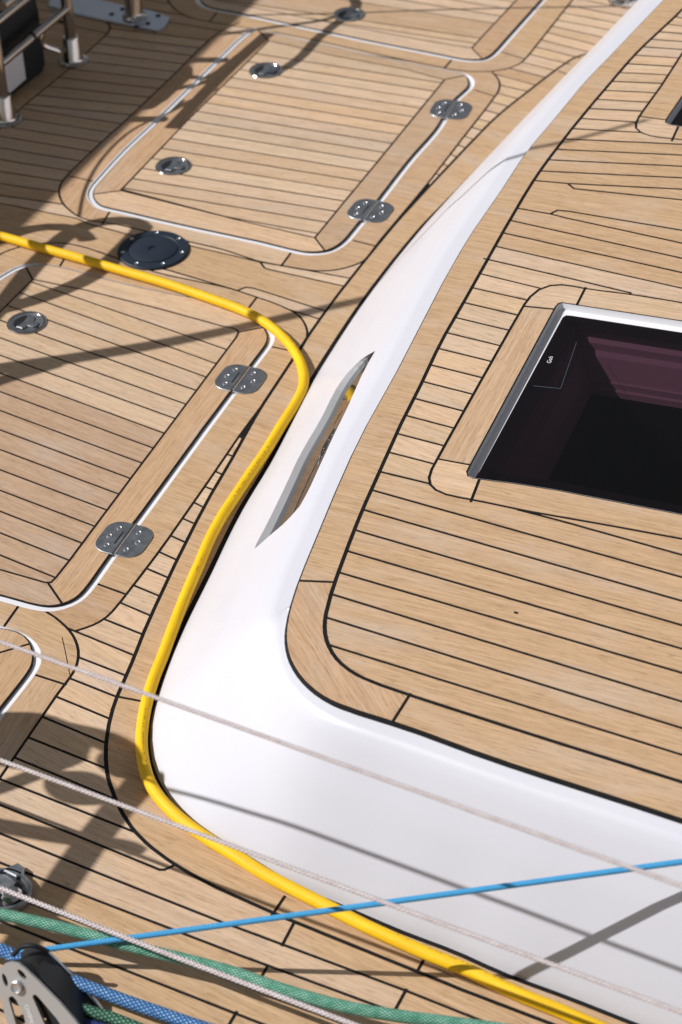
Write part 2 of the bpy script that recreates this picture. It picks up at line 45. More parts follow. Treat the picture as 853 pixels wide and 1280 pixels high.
GREEN=[[-0.7917,-1.1621,0.045],[-0.2014,-1.0545,0.045],[-0.1197,-1.0396,0.045],[-0.062,-1.029,0.045],[0.0005,-1.0209,0.045],[0.0628,-1.0149,0.045],[0.1053,-1.0124,0.045],[0.1659,-1.0067,0.045],[0.2268,-1.0007,0.045],[0.2892,-0.9967,0.045],[0.3286,-0.9977,0.045],[0.389,-0.9962,0.045],[0.4471,-0.9911,0.045],[0.5028,-0.9806,0.045],[0.5744,-0.9635,0.045],[0.7152,-0.9313,0.045],[0.9156,-0.8926,0.045],[1.7993,-0.722,0.045]]
PINK1=[[-0.4978,-0.899,0.47],[1.9842,-1.0974,0.5013]]
PINK2=[[-1.1472,-0.8967,0.275],[2.0143,-1.0731,0.275]]
PINK3=[[-0.7636,-0.9979,0.1054],[-0.2641,-1.0073,0.085],[-0.0679,-1.011,0.077],[0.1467,-1.0184,0.071],[0.455,-1.0289,0.068],[0.6439,-1.0344,0.066],[1.4435,-1.0577,0.0575]]
BLUE=[[-0.0186,-1.0652,0.022],[1.7044,-0.4412,0.4918]]
BIGBLUE_A=[[-0.6753,-1.1234,0.05],[-0.1763,-1.0917,0.05],[-0.1023,-1.087,0.05],[-0.0272,-1.0859,0.05],[-0.0117,-1.0869,0.05],[0.0086,-1.0917,0.05],[0.0308,-1.1043,0.05]]
BIGBLUE=[[0.0033,-1.0662,0.03],[0.0263,-1.0714,0.03],[0.0512,-1.0758,0.03],[0.0848,-1.0808,0.03],[0.1286,-1.0829,0.03],[0.1712,-1.0837,0.03],[0.2129,-1.0834,0.03],[0.2602,-1.0834,0.03],[0.3627,-1.0794,0.03],[1.1621,-1.0482,0.03]]
DARKGREEN=[[0.0688,-1.109,0.02],[0.0971,-1.1116,0.02],[0.1533,-1.1081,0.02],[0.1961,-1.1099,0.02],[0.2971,-1.1121,0.02],[1.0969,-1.1295,0.02]]
NAVY=[[0.0651,-1.1254,0.014],[0.1093,-1.1283,0.014],[0.1617,-1.1248,0.014],[0.2561,-1.1242,0.014],[1.0561,-1.1191,0.014]]
LOOP=[[-1.3413,-0.0091,0.42],[-1.3339,0.1579,0.42],[-1.3491,0.3259,0.42],[-1.3383,0.4733,0.42],[-1.2988,0.5228,0.42],[-1.2435,0.544,0.42],[-1.2125,0.5319,0.42],[-1.2087,0.4892,0.42],[-1.2107,0.3956,0.42],[-1.2197,0.3274,0.42],[-1.2479,0.2626,0.42],[-1.3085,0.1769,0.42],[-1.4006,0.0862,0.42]]  # paths from here to the screen belong to unseen shadow casters
LOOP2=[[-1.5026,0.2504,0.42],[-1.4666,0.38,0.42],[-1.4265,0.4429,0.42],[-1.3667,0.4727,0.42],[-1.3258,0.4679,0.42],[-1.2946,0.4461,0.42]]
POLE=[[-1.4905,-0.1556,0.6],[-1.2866,0.0426,0.72],[-1.1194,0.2736,0.85]]
STAY=[[-1.1766,0.2816,0.9],[-0.9676,0.396,1.2426],[-0.8309,0.5344,1.3101]]
POLE_ARM=[[-1.4489,-0.2225,0.6],[-1.3968,-0.1358,0.6],[-1.356,-0.0862,0.6],[-1.3252,-0.0486,0.6]]
TUBE_A=[[-0.565,-1.2638,0.5],[-0.5667,-1.1724,0.5],[-0.5669,-1.0678,0.5],[-0.561,-0.9693,0.5],[-0.5553,-0.9093,0.5],[-0.5815,-0.8752,0.5],[-0.6102,-0.865,0.5],[-0.6492,-0.857,0.5],[-0.7033,-0.8603,0.5],[-0.7695,-0.8683,0.5],[-0.8711,-0.8905,0.5]]
TUBE_B=[[-0.7554,-1.0605,0.45],[-0.6533,-1.048,0.45],[-0.5791,-1.0364,0.45],[-0.5071,-1.0221,0.45]]
TUBE_C=[[-0.8131,-1.0752,0.5],[-0.7456,-1.0042,0.5],[-0.7057,-0.9543,0.5],[-0.6668,-0.9007,0.5]]
TUBE_D=[[-0.4963,-1.0177,0.45],[-0.4595,-1.0127,0.45],[-0.4423,-1.0156,0.45]]
CLIP=[[-0.528,-0.8823,0.47],[-0.51,-0.8856,0.47],[-0.4928,-0.8875,0.47]]
BLOBS=[[-0.7568,-0.9023,0.5],[-0.6342,-0.959,0.5],[-0.591,-0.8881,0.5]]
ROD_T=[[-1.3951,1.3867,0.3],[-1.3103,1.4547,0.3],[-1.2557,1.4978,0.3],[-1.2009,1.5412,0.3],[-1.1293,1.5956,0.3],[-1.0864,1.6536,0.3]]
ROD_T2=[[-1.3451,1.5485,0.3],[-1.2174,1.6004,0.3],[-1.0909,1.6543,0.3],[-0.8684,1.7579,0.3],[-0.607,1.8687,0.3],[-0.4257,1.9404,0.3]]
TUBE_E=[[-1.1221,1.3037,0.3],[-1.104,1.3449,0.3],[-1.0922,1.4192,0.3],[-1.0962,1.4979,0.3],[-1.0856,1.5933,0.3],[-1.0751,1.6672,0.3],[-1.0817,1.7123,0.3],[-1.1199,1.7609,0.3]]
TUBE_F=[[-1.222,0.9866,0.3],[-1.2257,1.114,0.3],[-1.2279,1.3072,0.3],[-1.2192,1.4885,0.3]]
TUBE_G=[[-1.3957,1.2013,0.3],[-1.3389,1.214,0.3],[-1.2717,1.2263,0.3],[-1.2454,1.249,0.3],[-1.2367,1.3039,0.3],[-1.2316,1.3583,0.3]]
TUBE_H=[[-1.3369,1.1093,0.3],[-1.2922,1.1636,0.3],[-1.2522,1.2081,0.3],[-1.2365,1.2395,0.3]]
TUBE_I=[[-1.2683,1.0369,0.3],[-1.2429,1.1075,0.3],[-1.2119,1.1896,0.3]]
LINE_J=[[-1.2309,0.5757,0.3],[-1.2635,0.6514,0.3],[-1.2905,0.7392,0.3],[-1.3051,0.8387,0.3],[-1.3015,0.9447,0.3],[-1.2617,1.0637,0.3],[-1.2568,1.1146,0.3]]
SCREEN=[[-2.1711,0.0681,1.1],[-2.1738,2.5427,1.1]]
PLATE=[-0.6987,0.6374]
LATCH1=[-0.8078,0.3115]
LATCH2=[-0.8196,0.963]
LATCH3=[-0.8213,1.4408]
LATCH4=[-0.7555,1.7799]
HINGE1=[-0.314,-0.2063]
HINGE2=[-0.3337,0.2926]
HINGE3=[-0.3445,0.9428]
HINGE4=[-0.347,1.415]
PADEYE=[-0.101,-0.964]
POST1=[-1.2713,1.0122]
POST2=[-1.271,1.3226]
STUB=[-1.2353,1.567]
CLEAT=[-0.1526,2.076]
COIL=[-0.124,2.1683]
HANG=[1.6042426933919356,1.607646247818591,1.5688577387139078,1.6665018330301151]
PADPLATE=[[-1.38,1.5369],[-1.2807,1.5315],[-1.154,1.5254],[-1.1426,1.5457],[-1.1558,1.6011],[-1.215,1.6169],[-1.3067,1.6211],[-1.4333,1.6323],[-1.4984,1.6376],[-1.4739,1.5545]]
KNOT=[0.4599,-0.4059]
BLOCK=[0.029,-1.1336,0.055]
WTEXT=[[0.3065,0.1608],[0.2969,0.2369]]
def mm(q): return [(p[0]*1e-4, p[1]*1e-4) for p in q]
RX, RY, RH, SX, SY = .3, -.3, .25, .05, .05
def roof_z(x, y): return RH + SX*(x-RX) + SY*(y-RY)
flat = lambda x, y: 0.0

# ------------------------------------------------------------------ materials
def mat(name, col=(.5,.5,.5), rough=.5, metal=0.0, **kw):
    m = bpy.data.materials.new(name); m.use_nodes = True
    b = m.node_tree.nodes['Principled BSDF']
    b.inputs['Base Color'].default_value = (*col, 1); b.inputs['Roughness'].default_value = rough; b.inputs['Metallic'].default_value = metal
    for k, v in kw.items(): b.inputs[k.replace('_', ' ')].default_value = v
    return m, m.node_tree, b
def N(t, kind, **kw):
    n = t.nodes.new('ShaderNode'+kind)
    for k, v in kw.items(): setattr(n, k, v)
    return n
def ramp(t, fac, stops):
    r = N(t, 'ValToRGB'); e = r.color_ramp.elements
    while len(e) < len(stops): e.new(.5)
    for i, (p, c) in enumerate(stops): e[i].position = p; e[i].color = (*c, 1) if len(c) == 3 else c
    t.links.new(fac, r.inputs[0]); return r.outputs[0]
def noise(t, vec, scale, detail=4, rough=.55, dist=0.0):
    n = N(t, 'TexNoise'); n.inputs['Scale'].default_value = scale; n.inputs['Detail'].default_value = detail
    n.inputs['Roughness'].default_value = rough; n.inputs['Distortion'].default_value = dist
    if vec is not None: t.links.new(vec, n.inputs['Vector'])
    return n.outputs['Fac']
def mapping(t, vec, scale):
    m = N(t, 'Mapping'); m.inputs['Scale'].default_value = scale; t.links.new(vec, m.inputs['Vector']); return m.outputs[0]
def mix(t, fac, a, b, mode='MIX'):
    m = N(t, 'Mix', data_type='RGBA', blend_type=mode)
    for sock, v in ((m.inputs[0], fac), (m.inputs[6], a), (m.inputs[7], b)):
        if hasattr(v, 'links'): t.links.new(v, sock)
        else: sock.default_value = v if not isinstance(v, tuple) else (*v, 1)
    return m.outputs[2]
def math_(t, op, a, b=0.0):
    m = N(t, 'Math', operation=op)
    for s, v in ((m.inputs[0], a), (m.inputs[1], b)):
        if hasattr(v, 'links'): t.links.new(v, s)
        else: s.default_value = v
    return m.outputs[0]
def bump(t, b, h, strength, dist):
    n = N(t, 'Bump'); n.inputs['Strength'].default_value = strength; n.inputs['Distance'].default_value = dist
    t.links.new(h, n.inputs['Height']); t.links.new(n.outputs[0], b.inputs['Normal'])

def teak(name, lo, mid, hi):
    m, t, b = mat(name, mid, .62)
    uv = N(t, 'UVMap').outputs[0]
    fine = noise(t, mapping(t, uv, (13, 330, 1)), 1, 4, .65)
    streak = noise(t, mapping(t, uv, (2.6, 110, 1)), 1, 7, .66, .2)
    blot = noise(t, mapping(t, uv, (5, 14, 1)), 1, 4, .6)
    fleck = noise(t, mapping(t, uv, (34, 430, 1)), 1, 2, .55)
    c = ramp(t, streak, [(.22, lo), (.5, mid), (.8, hi)])
    c = mix(t, math_(t, 'MULTIPLY', ramp(t, fine, [(.40, (1, 1, 1)), (.56, (0, 0, 0))]), .6), c, tuple(v*.9 for v in lo))
    c = mix(t, math_(t, 'MULTIPLY', ramp(t, fleck, [(.59, (0, 0, 0)), (.69, (1, 1, 1))]), .62), c, tuple(v*.5 for v in lo))
    # weathered silver-grey patches and tannin stains
    c = mix(t, math_(t, 'MULTIPLY', ramp(t, blot, [(.5, (0, 0, 0)), (.72, (1, 1, 1))]), .38), c, (.50, .42, .355))
    stain = noise(t, mapping(t, uv, (11, 58, 1)), 1, 6, .72, .5)
    c = mix(t, math_(t, 'MULTIPLY', ramp(t, stain, [(.57, (0, 0, 0)), (.74, (1, 1, 1))]), .46), c, tuple(v*.56 for v in lo))
    oi = N(t, 'ObjectInfo')
    hs = N(t, 'HueSaturation'); t.links.new(c, hs.inputs['Color'])
    t.links.new(math_(t, 'ADD', .94, math_(t, 'MULTIPLY', oi.outputs['Random'], .13)), hs.inputs['Value'])
    r2 = math_(t, 'FRACT', math_(t, 'MULTIPLY', oi.outputs['Random'], 37.7))
    t.links.new(math_(t, 'ADD', .93, math_(t, 'MULTIPLY', r2, .14)), hs.inputs['Saturation'])
    r3 = math_(t, 'FRACT', math_(t, 'MULTIPLY', oi.outputs['Random'], 91.3))
    t.links.new(math_(t, 'ADD', .497, math_(t, 'MULTIPLY', r3, .006)), hs.inputs['Hue'])
    t.links.new(hs.outputs[0], b.inputs['Base Color'])
    bump(t, b, math_(t, 'ADD', fine, streak), .45, .0008)
    b.inputs['Specular IOR Level'].default_value = .3
    return m
M = {}
M['teak'] = teak('teak', (.48, .33, .208), (.61, .437, .292), (.68, .502, .355))
M['teak_edge'] = teak('teak_quartered', (.39, .248, .14), (.505, .336, .205), (.575, .40, .262))

m, t, b = mat('caulk', (.012, .012, .013), .6, Specular_IOR_Level=.18); M['caulk'] = m
tc = N(t, 'TexCoord').outputs['Object']; n = noise(t, tc, 60, 3)
t.links.new(ramp(t, n, [(.3, (.006, .006, .007)), (.8, (.014, .013, .013))]), b.inputs['Base Color'])

m, t, b = mat('gelcoat', (.6, .6, .64), .3, Coat_Weight=.08, Coat_Roughness=.15, Specular_IOR_Level=.4); M['gelcoat'] = m
tc = N(t, 'TexCoord').outputs['Object']
n = noise(t, tc, 2.5, 5, .6); n2 = noise(t, tc, 38, 4, .7)
c = ramp(t, n, [(.3, (.56, .562, .612)), (.7, (.578, .580, .630))])
c = mix(t, math_(t, 'MULTIPLY', ramp(t, n2, [(.64, (0, 0, 0)), (.8, (1, 1, 1))]), .22), c, (.50, .46, .43))
n3 = noise(t, tc, 210, 2, .6)
c = mix(t, math_(t, 'MULTIPLY', ramp(t, n3, [(.74, (0, 0, 0)), (.79, (1, 1, 1))]), .35), c, (.34, .32, .30))
t.links.new(c, b.inputs['Base Color']); t.links.new(ramp(t, n, [(.3, (.26,)*3), (.7, (.38,)*3)]), b.inputs['Roughness'])
M['gutter'] = mat('gutter_white', (.72, .715, .74), .3)[0]

def steel(name, col, rough, sc=30):
    m, t, b = mat(name, col, rough, 1.0)
    tc = N(t, 'TexCoord').outputs['Object']; n = noise(t, tc, sc, 5, .65)
    t.links.new(ramp(t, n, [(.3, (rough*.85,)*3), (.75, (min(1, rough*1.3),)*3)]), b.inputs['Roughness'])
    t.links.new(ramp(t, n, [(.25, tuple(v*.93 for v in col)), (.7, col)]), b.inputs['Base Color'])
    return m
M['steel'] = steel('polished_steel', (.56, .53, .50), .11)
M['dull_steel'] = steel('brushed_steel', (.36, .38, .41), .42, 60)
M['plate_steel'] = mat('cheek_steel', (.42, .42, .42), .4, .4)[0]
M['alu'] = steel('weathered_aluminium', (.55, .6, .68), .38)
M['dark_metal'] = mat('dark_recess', (.010, .010, .012), .5)[0]  # near-black, also for shade drawn in recesses
M['screw'] = mat('screw_steel', (.55, .56, .58), .34, .9)[0]
M['black'] = mat('black_plastic', (.012, .013, .015), .42)[0]
m, t, b = mat('navy_cast', (.012, .02, .034), .55, 0.0, Specular_IOR_Level=.35); M['navy_cast'] = m
tc = N(t, 'TexCoord').outputs['Object']; bump(t, b, noise(t, tc, 500, 2), .15, .0004)

m, t, b = mat('yellow_rubber', (.82, .5, .008), .55, Specular_IOR_Level=.3); M['yellow'] = m
uv = N(t, 'UVMap').outputs[0]
n = noise(t, mapping(t, uv, (3, 14, 1)), 1, 5, .6); sp = noise(t, mapping(t, uv, (40, 190, 1)), 1, 2)
c = ramp(t, n, [(.3, (.76, .43, .005)), (.7, (.86, .53, .010))])
c = mix(t, math_(t, 'MULTIPLY', ramp(t, sp, [(.66, (0, 0, 0)), (.74, (1, 1, 1))]), .55), c, (.25, .15, .02))
grime = noise(t, mapping(t, uv, (6, 5, 1)), 1, 6, .7)
c = mix(t, math_(t, 'MULTIPLY', ramp(t, grime, [(.52, (0, 0, 0)), (.75, (1, 1, 1))]), .35), c, (.42, .24, .02))
scr = noise(t, mapping(t, uv, (90, 12, 1)), 1, 2)
c = mix(t, math_(t, 'MULTIPLY', ramp(t, scr, [(.7, (0, 0, 0)), (.78, (1, 1, 1))]), .3), c, (.92, .68, .2))
# faint worn printing along the back of the hose
sx = N(t, 'SeparateXYZ'); t.links.new(uv, sx.inputs[0])
band = math_(t, 'COMPARE', sx.outputs[0], .945); band.node.inputs[2].default_value = .022
dash = noise(t, mapping(t, uv, (8, 150, 1)), 1, 1)
runs = ramp(t, noise(t, mapping(t, uv, (0, 4.5, 1)), 1, 0), [(.54, (0, 0, 0)), (.56, (1, 1, 1))])
c = mix(t, math_(t, 'MULTIPLY', math_(t, 'MULTIPLY', math_(t, 'MULTIPLY', band, runs), ramp(t, dash, [(.5, (0, 0, 0)), (.56, (1, 1, 1))])), .5), c, (.16, .10, .02))
weave = noise(t, mapping(t, uv, (60, 600, 1)), 1, 1)
t.links.new(c, b.inputs['Base Color']); bump(t, b, math_(t, 'ADD', n, weave), .3, .0012)

def rope_mat(name, base, fleck, around, pitch, amount, rough=.7):
    """braided cover: two families of strands winding either way; fleck yarns picked out on one family"""
    m, t, b = mat(name, base, rough)
    uv = N(t, 'UVMap').outputs[0]; s = N(t, 'SeparateXYZ'); t.links.new(uv, s.inputs[0])
    u = math_(t, 'MULTIPLY', s.outputs[0], around); v = math_(t, 'MULTIPLY', s.outputs[1], pitch)
    p = math_(t, 'FRACT', math_(t, 'ADD', u, v)); q = math_(t, 'FRACT', math_(t, 'SUBTRACT', u, v))
    a = math_(t, 'SINE', math_(t, 'MULTIPLY', p, math.pi)); d = math_(t, 'SINE', math_(t, 'MULTIPLY', q, math.pi))
    cell = math_(t, 'MULTIPLY', a, d)
    f = ramp(t, cell, [(amount, (0, 0, 0)), (min(.99, amount+.12), (1, 1, 1))])
    nz = noise(t, mapping(t, uv, (30, 400, 1)), 1, 2)
    brk = noise(t, mapping(t, uv, (6, 60, 1)), 1, 3)
    c = mix(t, math_(t, 'MULTIPLY', math_(t, 'MULTIPLY', f, .95), ramp(t, brk, [(.36, (.35, .35, .35)), (.6, (1, 1, 1))])), base, fleck)
    c = mix(t, math_(t, 'MULTIPLY', nz, .35), c, tuple(x*.45 for x in base))
    t.links.new(c, b.inputs['Base Color']); bump(t, b, cell, .8, .0012)
    return m
M['rope_green'] = rope_mat('rope_green', (.010, .19, .11), (.50, .80, .66), 12, 150, .42)
M['rope_blue'] = rope_mat('rope_blue', (.002, .08, .29), (.38, .66, .84), 9, 120, .56)
M['rope_sky'] = rope_mat('rope_sky', (.035, .33, .68), (.09, .46, .80), 8, 170, .3)
M['rope_pink'] = rope_mat('rope_pink', (.46, .37, .37), (.88, .86, .86), 4, 160, .24)  # darker base colour doubles as shading between the twisted strands
M['rope_dark'] = rope_mat('rope_darkgreen', (.006, .075, .04), (.35, .62, .45), 8, 95, .72)
M['rope_navy'] = rope_mat('rope_navy', (.005, .02, .12), (.01, .035, .19), 8, 95, .4)

def glass_mat(name, tint, refl=1.0):
    m = bpy.data.materials.new(name); m.use_nodes = True; t = m.node_tree; t.nodes.remove(t.nodes['Principled BSDF'])
    tr = N(t, 'BsdfTransparent'); tr.inputs[0].default_value = (*tint, 1)
    gl = N(t, 'BsdfGlossy'); gl.inputs['Roughness'].default_value = .015; gl.inputs[0].default_value = (refl, refl, refl, 1)
    fr = N(t, 'LayerWeight'); fr.inputs[0].default_value = .5
    f5 = math_(t, 'ADD', .04, math_(t, 'MULTIPLY', .96, math_(t, 'POWER', fr.outputs['Facing'], 5.0)))
    mx = N(t, 'MixShader'); t.links.new(f5, mx.inputs[0]); t.links.new(tr.outputs[0], mx.inputs[1]); t.links.new(gl.outputs[0], mx.inputs[2])
    t.links.new(mx.outputs[0], t.nodes['Material Output'].inputs[0]); return m
M['tint'] = glass_mat('tinted_glass', (.34, .235, .285))
M['side_glass'] = mat('smoked_glass', (.006, .006, .008), .03, 0, IOR=1.75)[0]
M['reveal_shade'] = mat('grey_reveal_shade', (.36, .365, .38), .6)[0]  # grey stands in for shade on the side window's white reveal
M['lining'] = mat('mauve_lining', (.46, .40, .43), .45)[0]
M['interior'] = mat('dark_interior', (.010, .010, .014), .7)[0]
M['print'] = mat('white_print', (.72, .74, .76), .5)[0]
M['etch'] = mat('sticker_edge', (.05, .07, .085), .4)[0]
M['bag'] = mat('black_canvas', (.014, .015, .018), .8)[0]
M['label_white'] = mat('label_white', (.74, .74, .78), .5)[0]
M['canvas'] = mat('grey_canvas', (.30, .30, .31), .85)[0]
M['hull'] = mat('hull_core', (.30, .23, .16), .8)[0]

# ------------------------------------------------------------------ object helpers
def link(o, parent=None):
    COL.objects.link(o)
    if parent is not None: o.parent = parent
    return o
def thing(name, label, cat, loc=(0, 0, 0), group=None):
    o = bpy.data.objects.new(name, None); o.location = loc; o.empty_display_size = .05
    link(o); o['label'] = label; o['category'] = cat
    if group: o['group'] = group
    return o
def tag(o, label, cat, group=None):
    o['label'] = label; o['category'] = cat
    if group: o['group'] = group
    return o
def mesh_obj(name, verts, faces, material, parent=None, uvs=None, smooth=False, origin=None):
    """verts in world space; the object's origin is put at 'origin' (default: their centre)"""
    vs_ = [Vector(v) for v in verts]
    if origin is None:
        origin = sum(vs_, Vector())/len(vs_)
    origin = Vector(origin)
    me = bpy.data.meshes.new(name); me.from_pydata([tuple(v-origin) for v in vs_], [], faces); me.update()
    if uvs is not None:
        l = me.uv_layers.new(name='UVMap')
        for poly in me.polygons:
            for li in poly.loop_indices: l.data[li].uv = uvs[me.loops[li].vertex_index]
    if smooth: me.polygons.foreach_set('use_smooth', [True]*len(me.polygons))
    me.materials.append(material)
    o = bpy.data.objects.new(name, me)
    o.location = origin - (parent_world(parent) if parent is not None else Vector())
    return link(o, parent)
def parent_world(p):
    v = Vector()
    while p is not None: v += p.location; p = p.parent
    return v
def auto_smooth(o, ang=35):
    me = o.data
    me.polygons.foreach_set('use_smooth', [True]*len(me.polygons))
    bm = bmesh.new(); bm.from_mesh(me)
    for e in bm.edges:
        if len(e.link_faces) == 2 and e.calc_face_angle(0) > rad(ang): e.smooth = False
    bm.to_mesh(me); bm.free(); return o
class MB:
    def __init__(s): s.v, s.f = [], []
    def add(s, vs_, fs): k = len(s.v); s.v += [Vector(v) for v in vs_]; s.f += [tuple(i+k for i in f) for f in fs]
    def lathe(s, prof, c=(0, 0, 0), n=40, sx=1, sy=1, rot=0, frame=None):
        """prof: (r, z) pairs; frame: 3x3 columns to turn the axis"""
        vs_, fs = [], []
        for r, z in prof:
            for i in range(n):
                a = 2*math.pi*i/n; x, y = r*math.cos(a)*sx, r*math.sin(a)*sy
                p = Vector((x*math.cos(rot)-y*math.sin(rot), x*math.sin(rot)+y*math.cos(rot), z))
                vs_.append((frame @ p if frame else p)+Vector(c))
        for j in range(len(prof)-1):
            for i in range(n): fs.append((j*n+i, j*n+(i+1) % n, (j+1)*n+(i+1) % n, (j+1)*n+i))
        if prof[0][0] > 1e-6: fs.append(tuple(range(n))[::-1])
        if prof[-1][0] > 1e-6: fs.append(tuple((len(prof)-1)*n+i for i in range(n)))
        s.add(vs_, fs)
    def prism(s, poly, z0, z1, fr=None, bevel=0.0):
        """closed outline (x, y) between z0 and z1, with an optional top bevel; fr maps local to world"""
        n = len(poly); fr = fr or (lambda p: p)
        cx = sum(p[0] for p in poly)/n; cy = sum(p[1] for p in poly)/n
        ar = sum(poly[i][0]*poly[(i+1) % n][1]-poly[(i+1) % n][0]*poly[i][1] for i in range(n))
        if ar < 0: poly = poly[::-1]
        rings = [(poly, z0)]
        if bevel: rings += [(poly, z1-bevel), (offset(poly, bevel), z1)]
        else: rings += [(poly, z1)]
        vs_ = [fr(Vector((p[0], p[1], z))) for q, z in rings for p in q]; fs = []
        for j in range(len(rings)-1):
            for i in range(n): fs.append((j*n+i, j*n+(i+1) % n, (j+1)*n+(i+1) % n, (j+1)*n+i))
        fs.append(tuple(range(n))[::-1]); fs.append(tuple((len(rings)-1)*n+i for i in range(n)))
        s.add(vs_, fs)
    def tube(s, pts, r, n=14):
        v, f, _ = tube_geo(pts, r, n); s.add(v, f)
    def box(s, c, sx, sy, sz, fr=None):
        p = [(-sx/2, -sy/2), (sx/2, -sy/2), (sx/2, sy/2), (-sx/2, sy/2)]
        c = Vector(c); s.prism(p, -sz/2, sz/2, (lambda q: (fr @ q if fr else q)+c), min(sx, sy, sz)*.12)
    def build(s, name, material, parent=None, smooth=True, origin=None):
        o = mesh_obj(name, s.v, s.f, material, parent, origin=origin)
        return auto_smooth(o) if smooth else o
def offset(poly, d):
    """inward (for counter-clockwise outlines) by d; d may be a list per vertex"""
    n = len(poly); out = []
    ar = sum(poly[i][0]*poly[(i+1) % n][1]-poly[(i+1) % n][0]*poly[i][1] for i in range(n)); sg = 1 if ar > 0 else -1
    for i in range(n):
        a, b_, c = (Vector(poly[i-1][:2]), Vector(poly[i][:2]), Vector(poly[(i+1) % n][:2]))
        e1, e2 = b_-a, c-b_
        if e1.length < 1e-9: e1 = e2
        if e2.length < 1e-9: e2 = e1
        e1.normalize(); e2.normalize()
        n1, n2 = Vector((-e1.y, e1.x))*sg, Vector((-e2.y, e2.x))*sg
        h = n1+n2
        k = 2/max(h.length_squared, .5)
        dd = d[i] if isinstance(d, (list, tuple)) else d
        p = b_+h*k*dd if h.length > 1e-6 else b_
        out.append((p.x, p.y))
    return out
def spline(pts, step=.01):
    p = [Vector(q) for q in pts]
    if len(p) < 3: return p
    p = [2*p[0]-p[1]]+p+[2*p[-1]-p[-2]]; out = []
    for i in range(1, len(p)-2):
        p0, p1, p2, p3 = p[i-1:i+3]; n = max(2, int((p2-p1).length/step))
        ts = [0]
        for a, b_ in ((p0, p1), (p1, p2), (p2, p3)): ts.append(ts[-1]+max((b_-a).length, 1e-6)**.5)
        for k in range(n):
            t_ = ts[1]+(ts[2]-ts[1])*k/n
            L = lambda a, b_, x, y: a*((y-t_)/(y-x))+b_*((t_-x)/(y-x))
            A1, A2, A3 = L(p0, p1, ts[0], ts[1]), L(p1, p2, ts[1], ts[2]), L(p2, p3, ts[2], ts[3])
            out.append(L(L(A1, A2, ts[0], ts[2]), L(A2, A3, ts[1], ts[3]), ts[1], ts[2]))
    out.append(p[-2]); return out
def tube_geo(pts, r, n=14):
    p = [Vector(q) for q in pts]; vs_, fs, uv = [], [], []
    t0 = (p[1]-p[0]).normalized(); ref = Vector((0, 0, 1)) if abs(t0.z) < .9 else Vector((1, 0, 0))
    nx = (ref-t0*ref.dot(t0)).normalized(); L = 0
    rr = r if isinstance(r, (list, tuple)) else [r]*len(p)
    for i, q in enumerate(p):
        t_ = (p[min(i+1, len(p)-1)]-p[max(i-1, 0)]).normalized()
        nx = (nx-t_*nx.dot(t_)).normalized(); ny = t_.cross(nx)
        if i: L += (q-p[i-1]).length
        for k in range(n+1):
            a = 2*math.pi*k/n; vs_.append(q+(nx*math.cos(a)+ny*math.sin(a))*rr[i]); uv.append((k/n, L))
    m_ = n+1
    for i in range(len(p)-1):
        for k in range(n): fs.append((i*m_+k, i*m_+k+1, (i+1)*m_+k+1, (i+1)*m_+k))
    fs.append(tuple(range(n))[::-1]); fs.append(tuple((len(p)-1)*m_+k for k in range(n)))
    return vs_, fs, uv
def rope(name, pts, r, material, step=.02, n=14, sag=0.0):
    p = spline(pts, step) if len(pts) > 2 else [Vector(pts[0]).lerp(Vector(pts[1]), i/80)-Vector((0, 0, sag*4*(i/80)*(1-i/80))) for i in range(81)]
    v, f, uv = tube_geo(p, r, n)
    o = mesh_obj(name, v, f, material, uvs=uv, smooth=True)
    return o

# ------------------------------------------------------------------ laying planks: seams divide a field, every closed cell is one plank
def rdp_segments(line): return [(Vector(line[i]), Vector(line[i+1])) for i in range(len(line)-1)]
def inside(p, poly):
    x, y = p; r = False; j = len(poly)-1
    for i in range(len(poly)):
        xi, yi = poly[i]; xj, yj = poly[j]
        if (yi > y) != (yj > y) and x < (xj-xi)*(y-yi)/(yj-yi)+xi: r = not r
        j = i
    return r
def lay(field, holes, seams, width):
    """returns (cells, base): triangles of every plank, and of the whole bedding"""
    vs_, fs = [], []
    def face(poly):
        ar = sum(poly[i][0]*poly[(i+1) % len(poly)][1]-poly[(i+1) % len(poly)][0]*poly[i][1] for i in range(len(poly)))
        if ar < 0: poly = poly[::-1]
        k = len(vs_); vs_.extend(Vector(p) for p in poly); fs.append(list(range(k, k+len(poly))))
    face(field)
    for h in holes: face(h)
    nh = len(holes)
    for s in seams:
        wd = width
        if isinstance(s, tuple): s, wd = s
        for a, b_ in rdp_segments(s):
            d = b_-a
            if d.length < 1e-6: continue
            d.normalize(); nn = Vector((-d.y, d.x))*(wd/2); e = d*(wd*.32)
            face([a-e-nn, b_+e-nn, b_+e+nn, a-e+nn])
    V, E, F, ov, oe, of = delaunay_2d_cdt(vs_, [], fs, 1, 1e-6)
    kind = []
    for o in of:
        s_ = set(o)
        if 0 not in s_ or any(1 <= q <= nh for q in s_): kind.append(0)
        elif any(q > nh for q in s_): kind.append(1)
        else: kind.append(2)
    par = list(range(len(F)))
    def find(i):
        while par[i] != i: par[i] = par[par[i]]; i = par[i]
        return i
    em = {}
    for i, f in enumerate(F):
        if kind[i] != 2: continue
        for k in range(len(f)):
            e = tuple(sorted((f[k], f[(k+1) % len(f)])))
            if e in em: par[find(i)] = find(em[e])
            else: em[e] = i
    cells = {}
    for i, f in enumerate(F):
        if kind[i] == 2: cells.setdefault(find(i), []).append(tuple(f))
    base = [tuple(f) for i, f in enumerate(F) if kind[i]]
    out = []
    for c in cells.values():
        A = sum(abs((V[f[1]]-V[f[0]]).cross(V[f[2]]-V[f[0]]))/2 for f in c)
        if A > 8e-5: out.append((c, A))
    return V, out, base
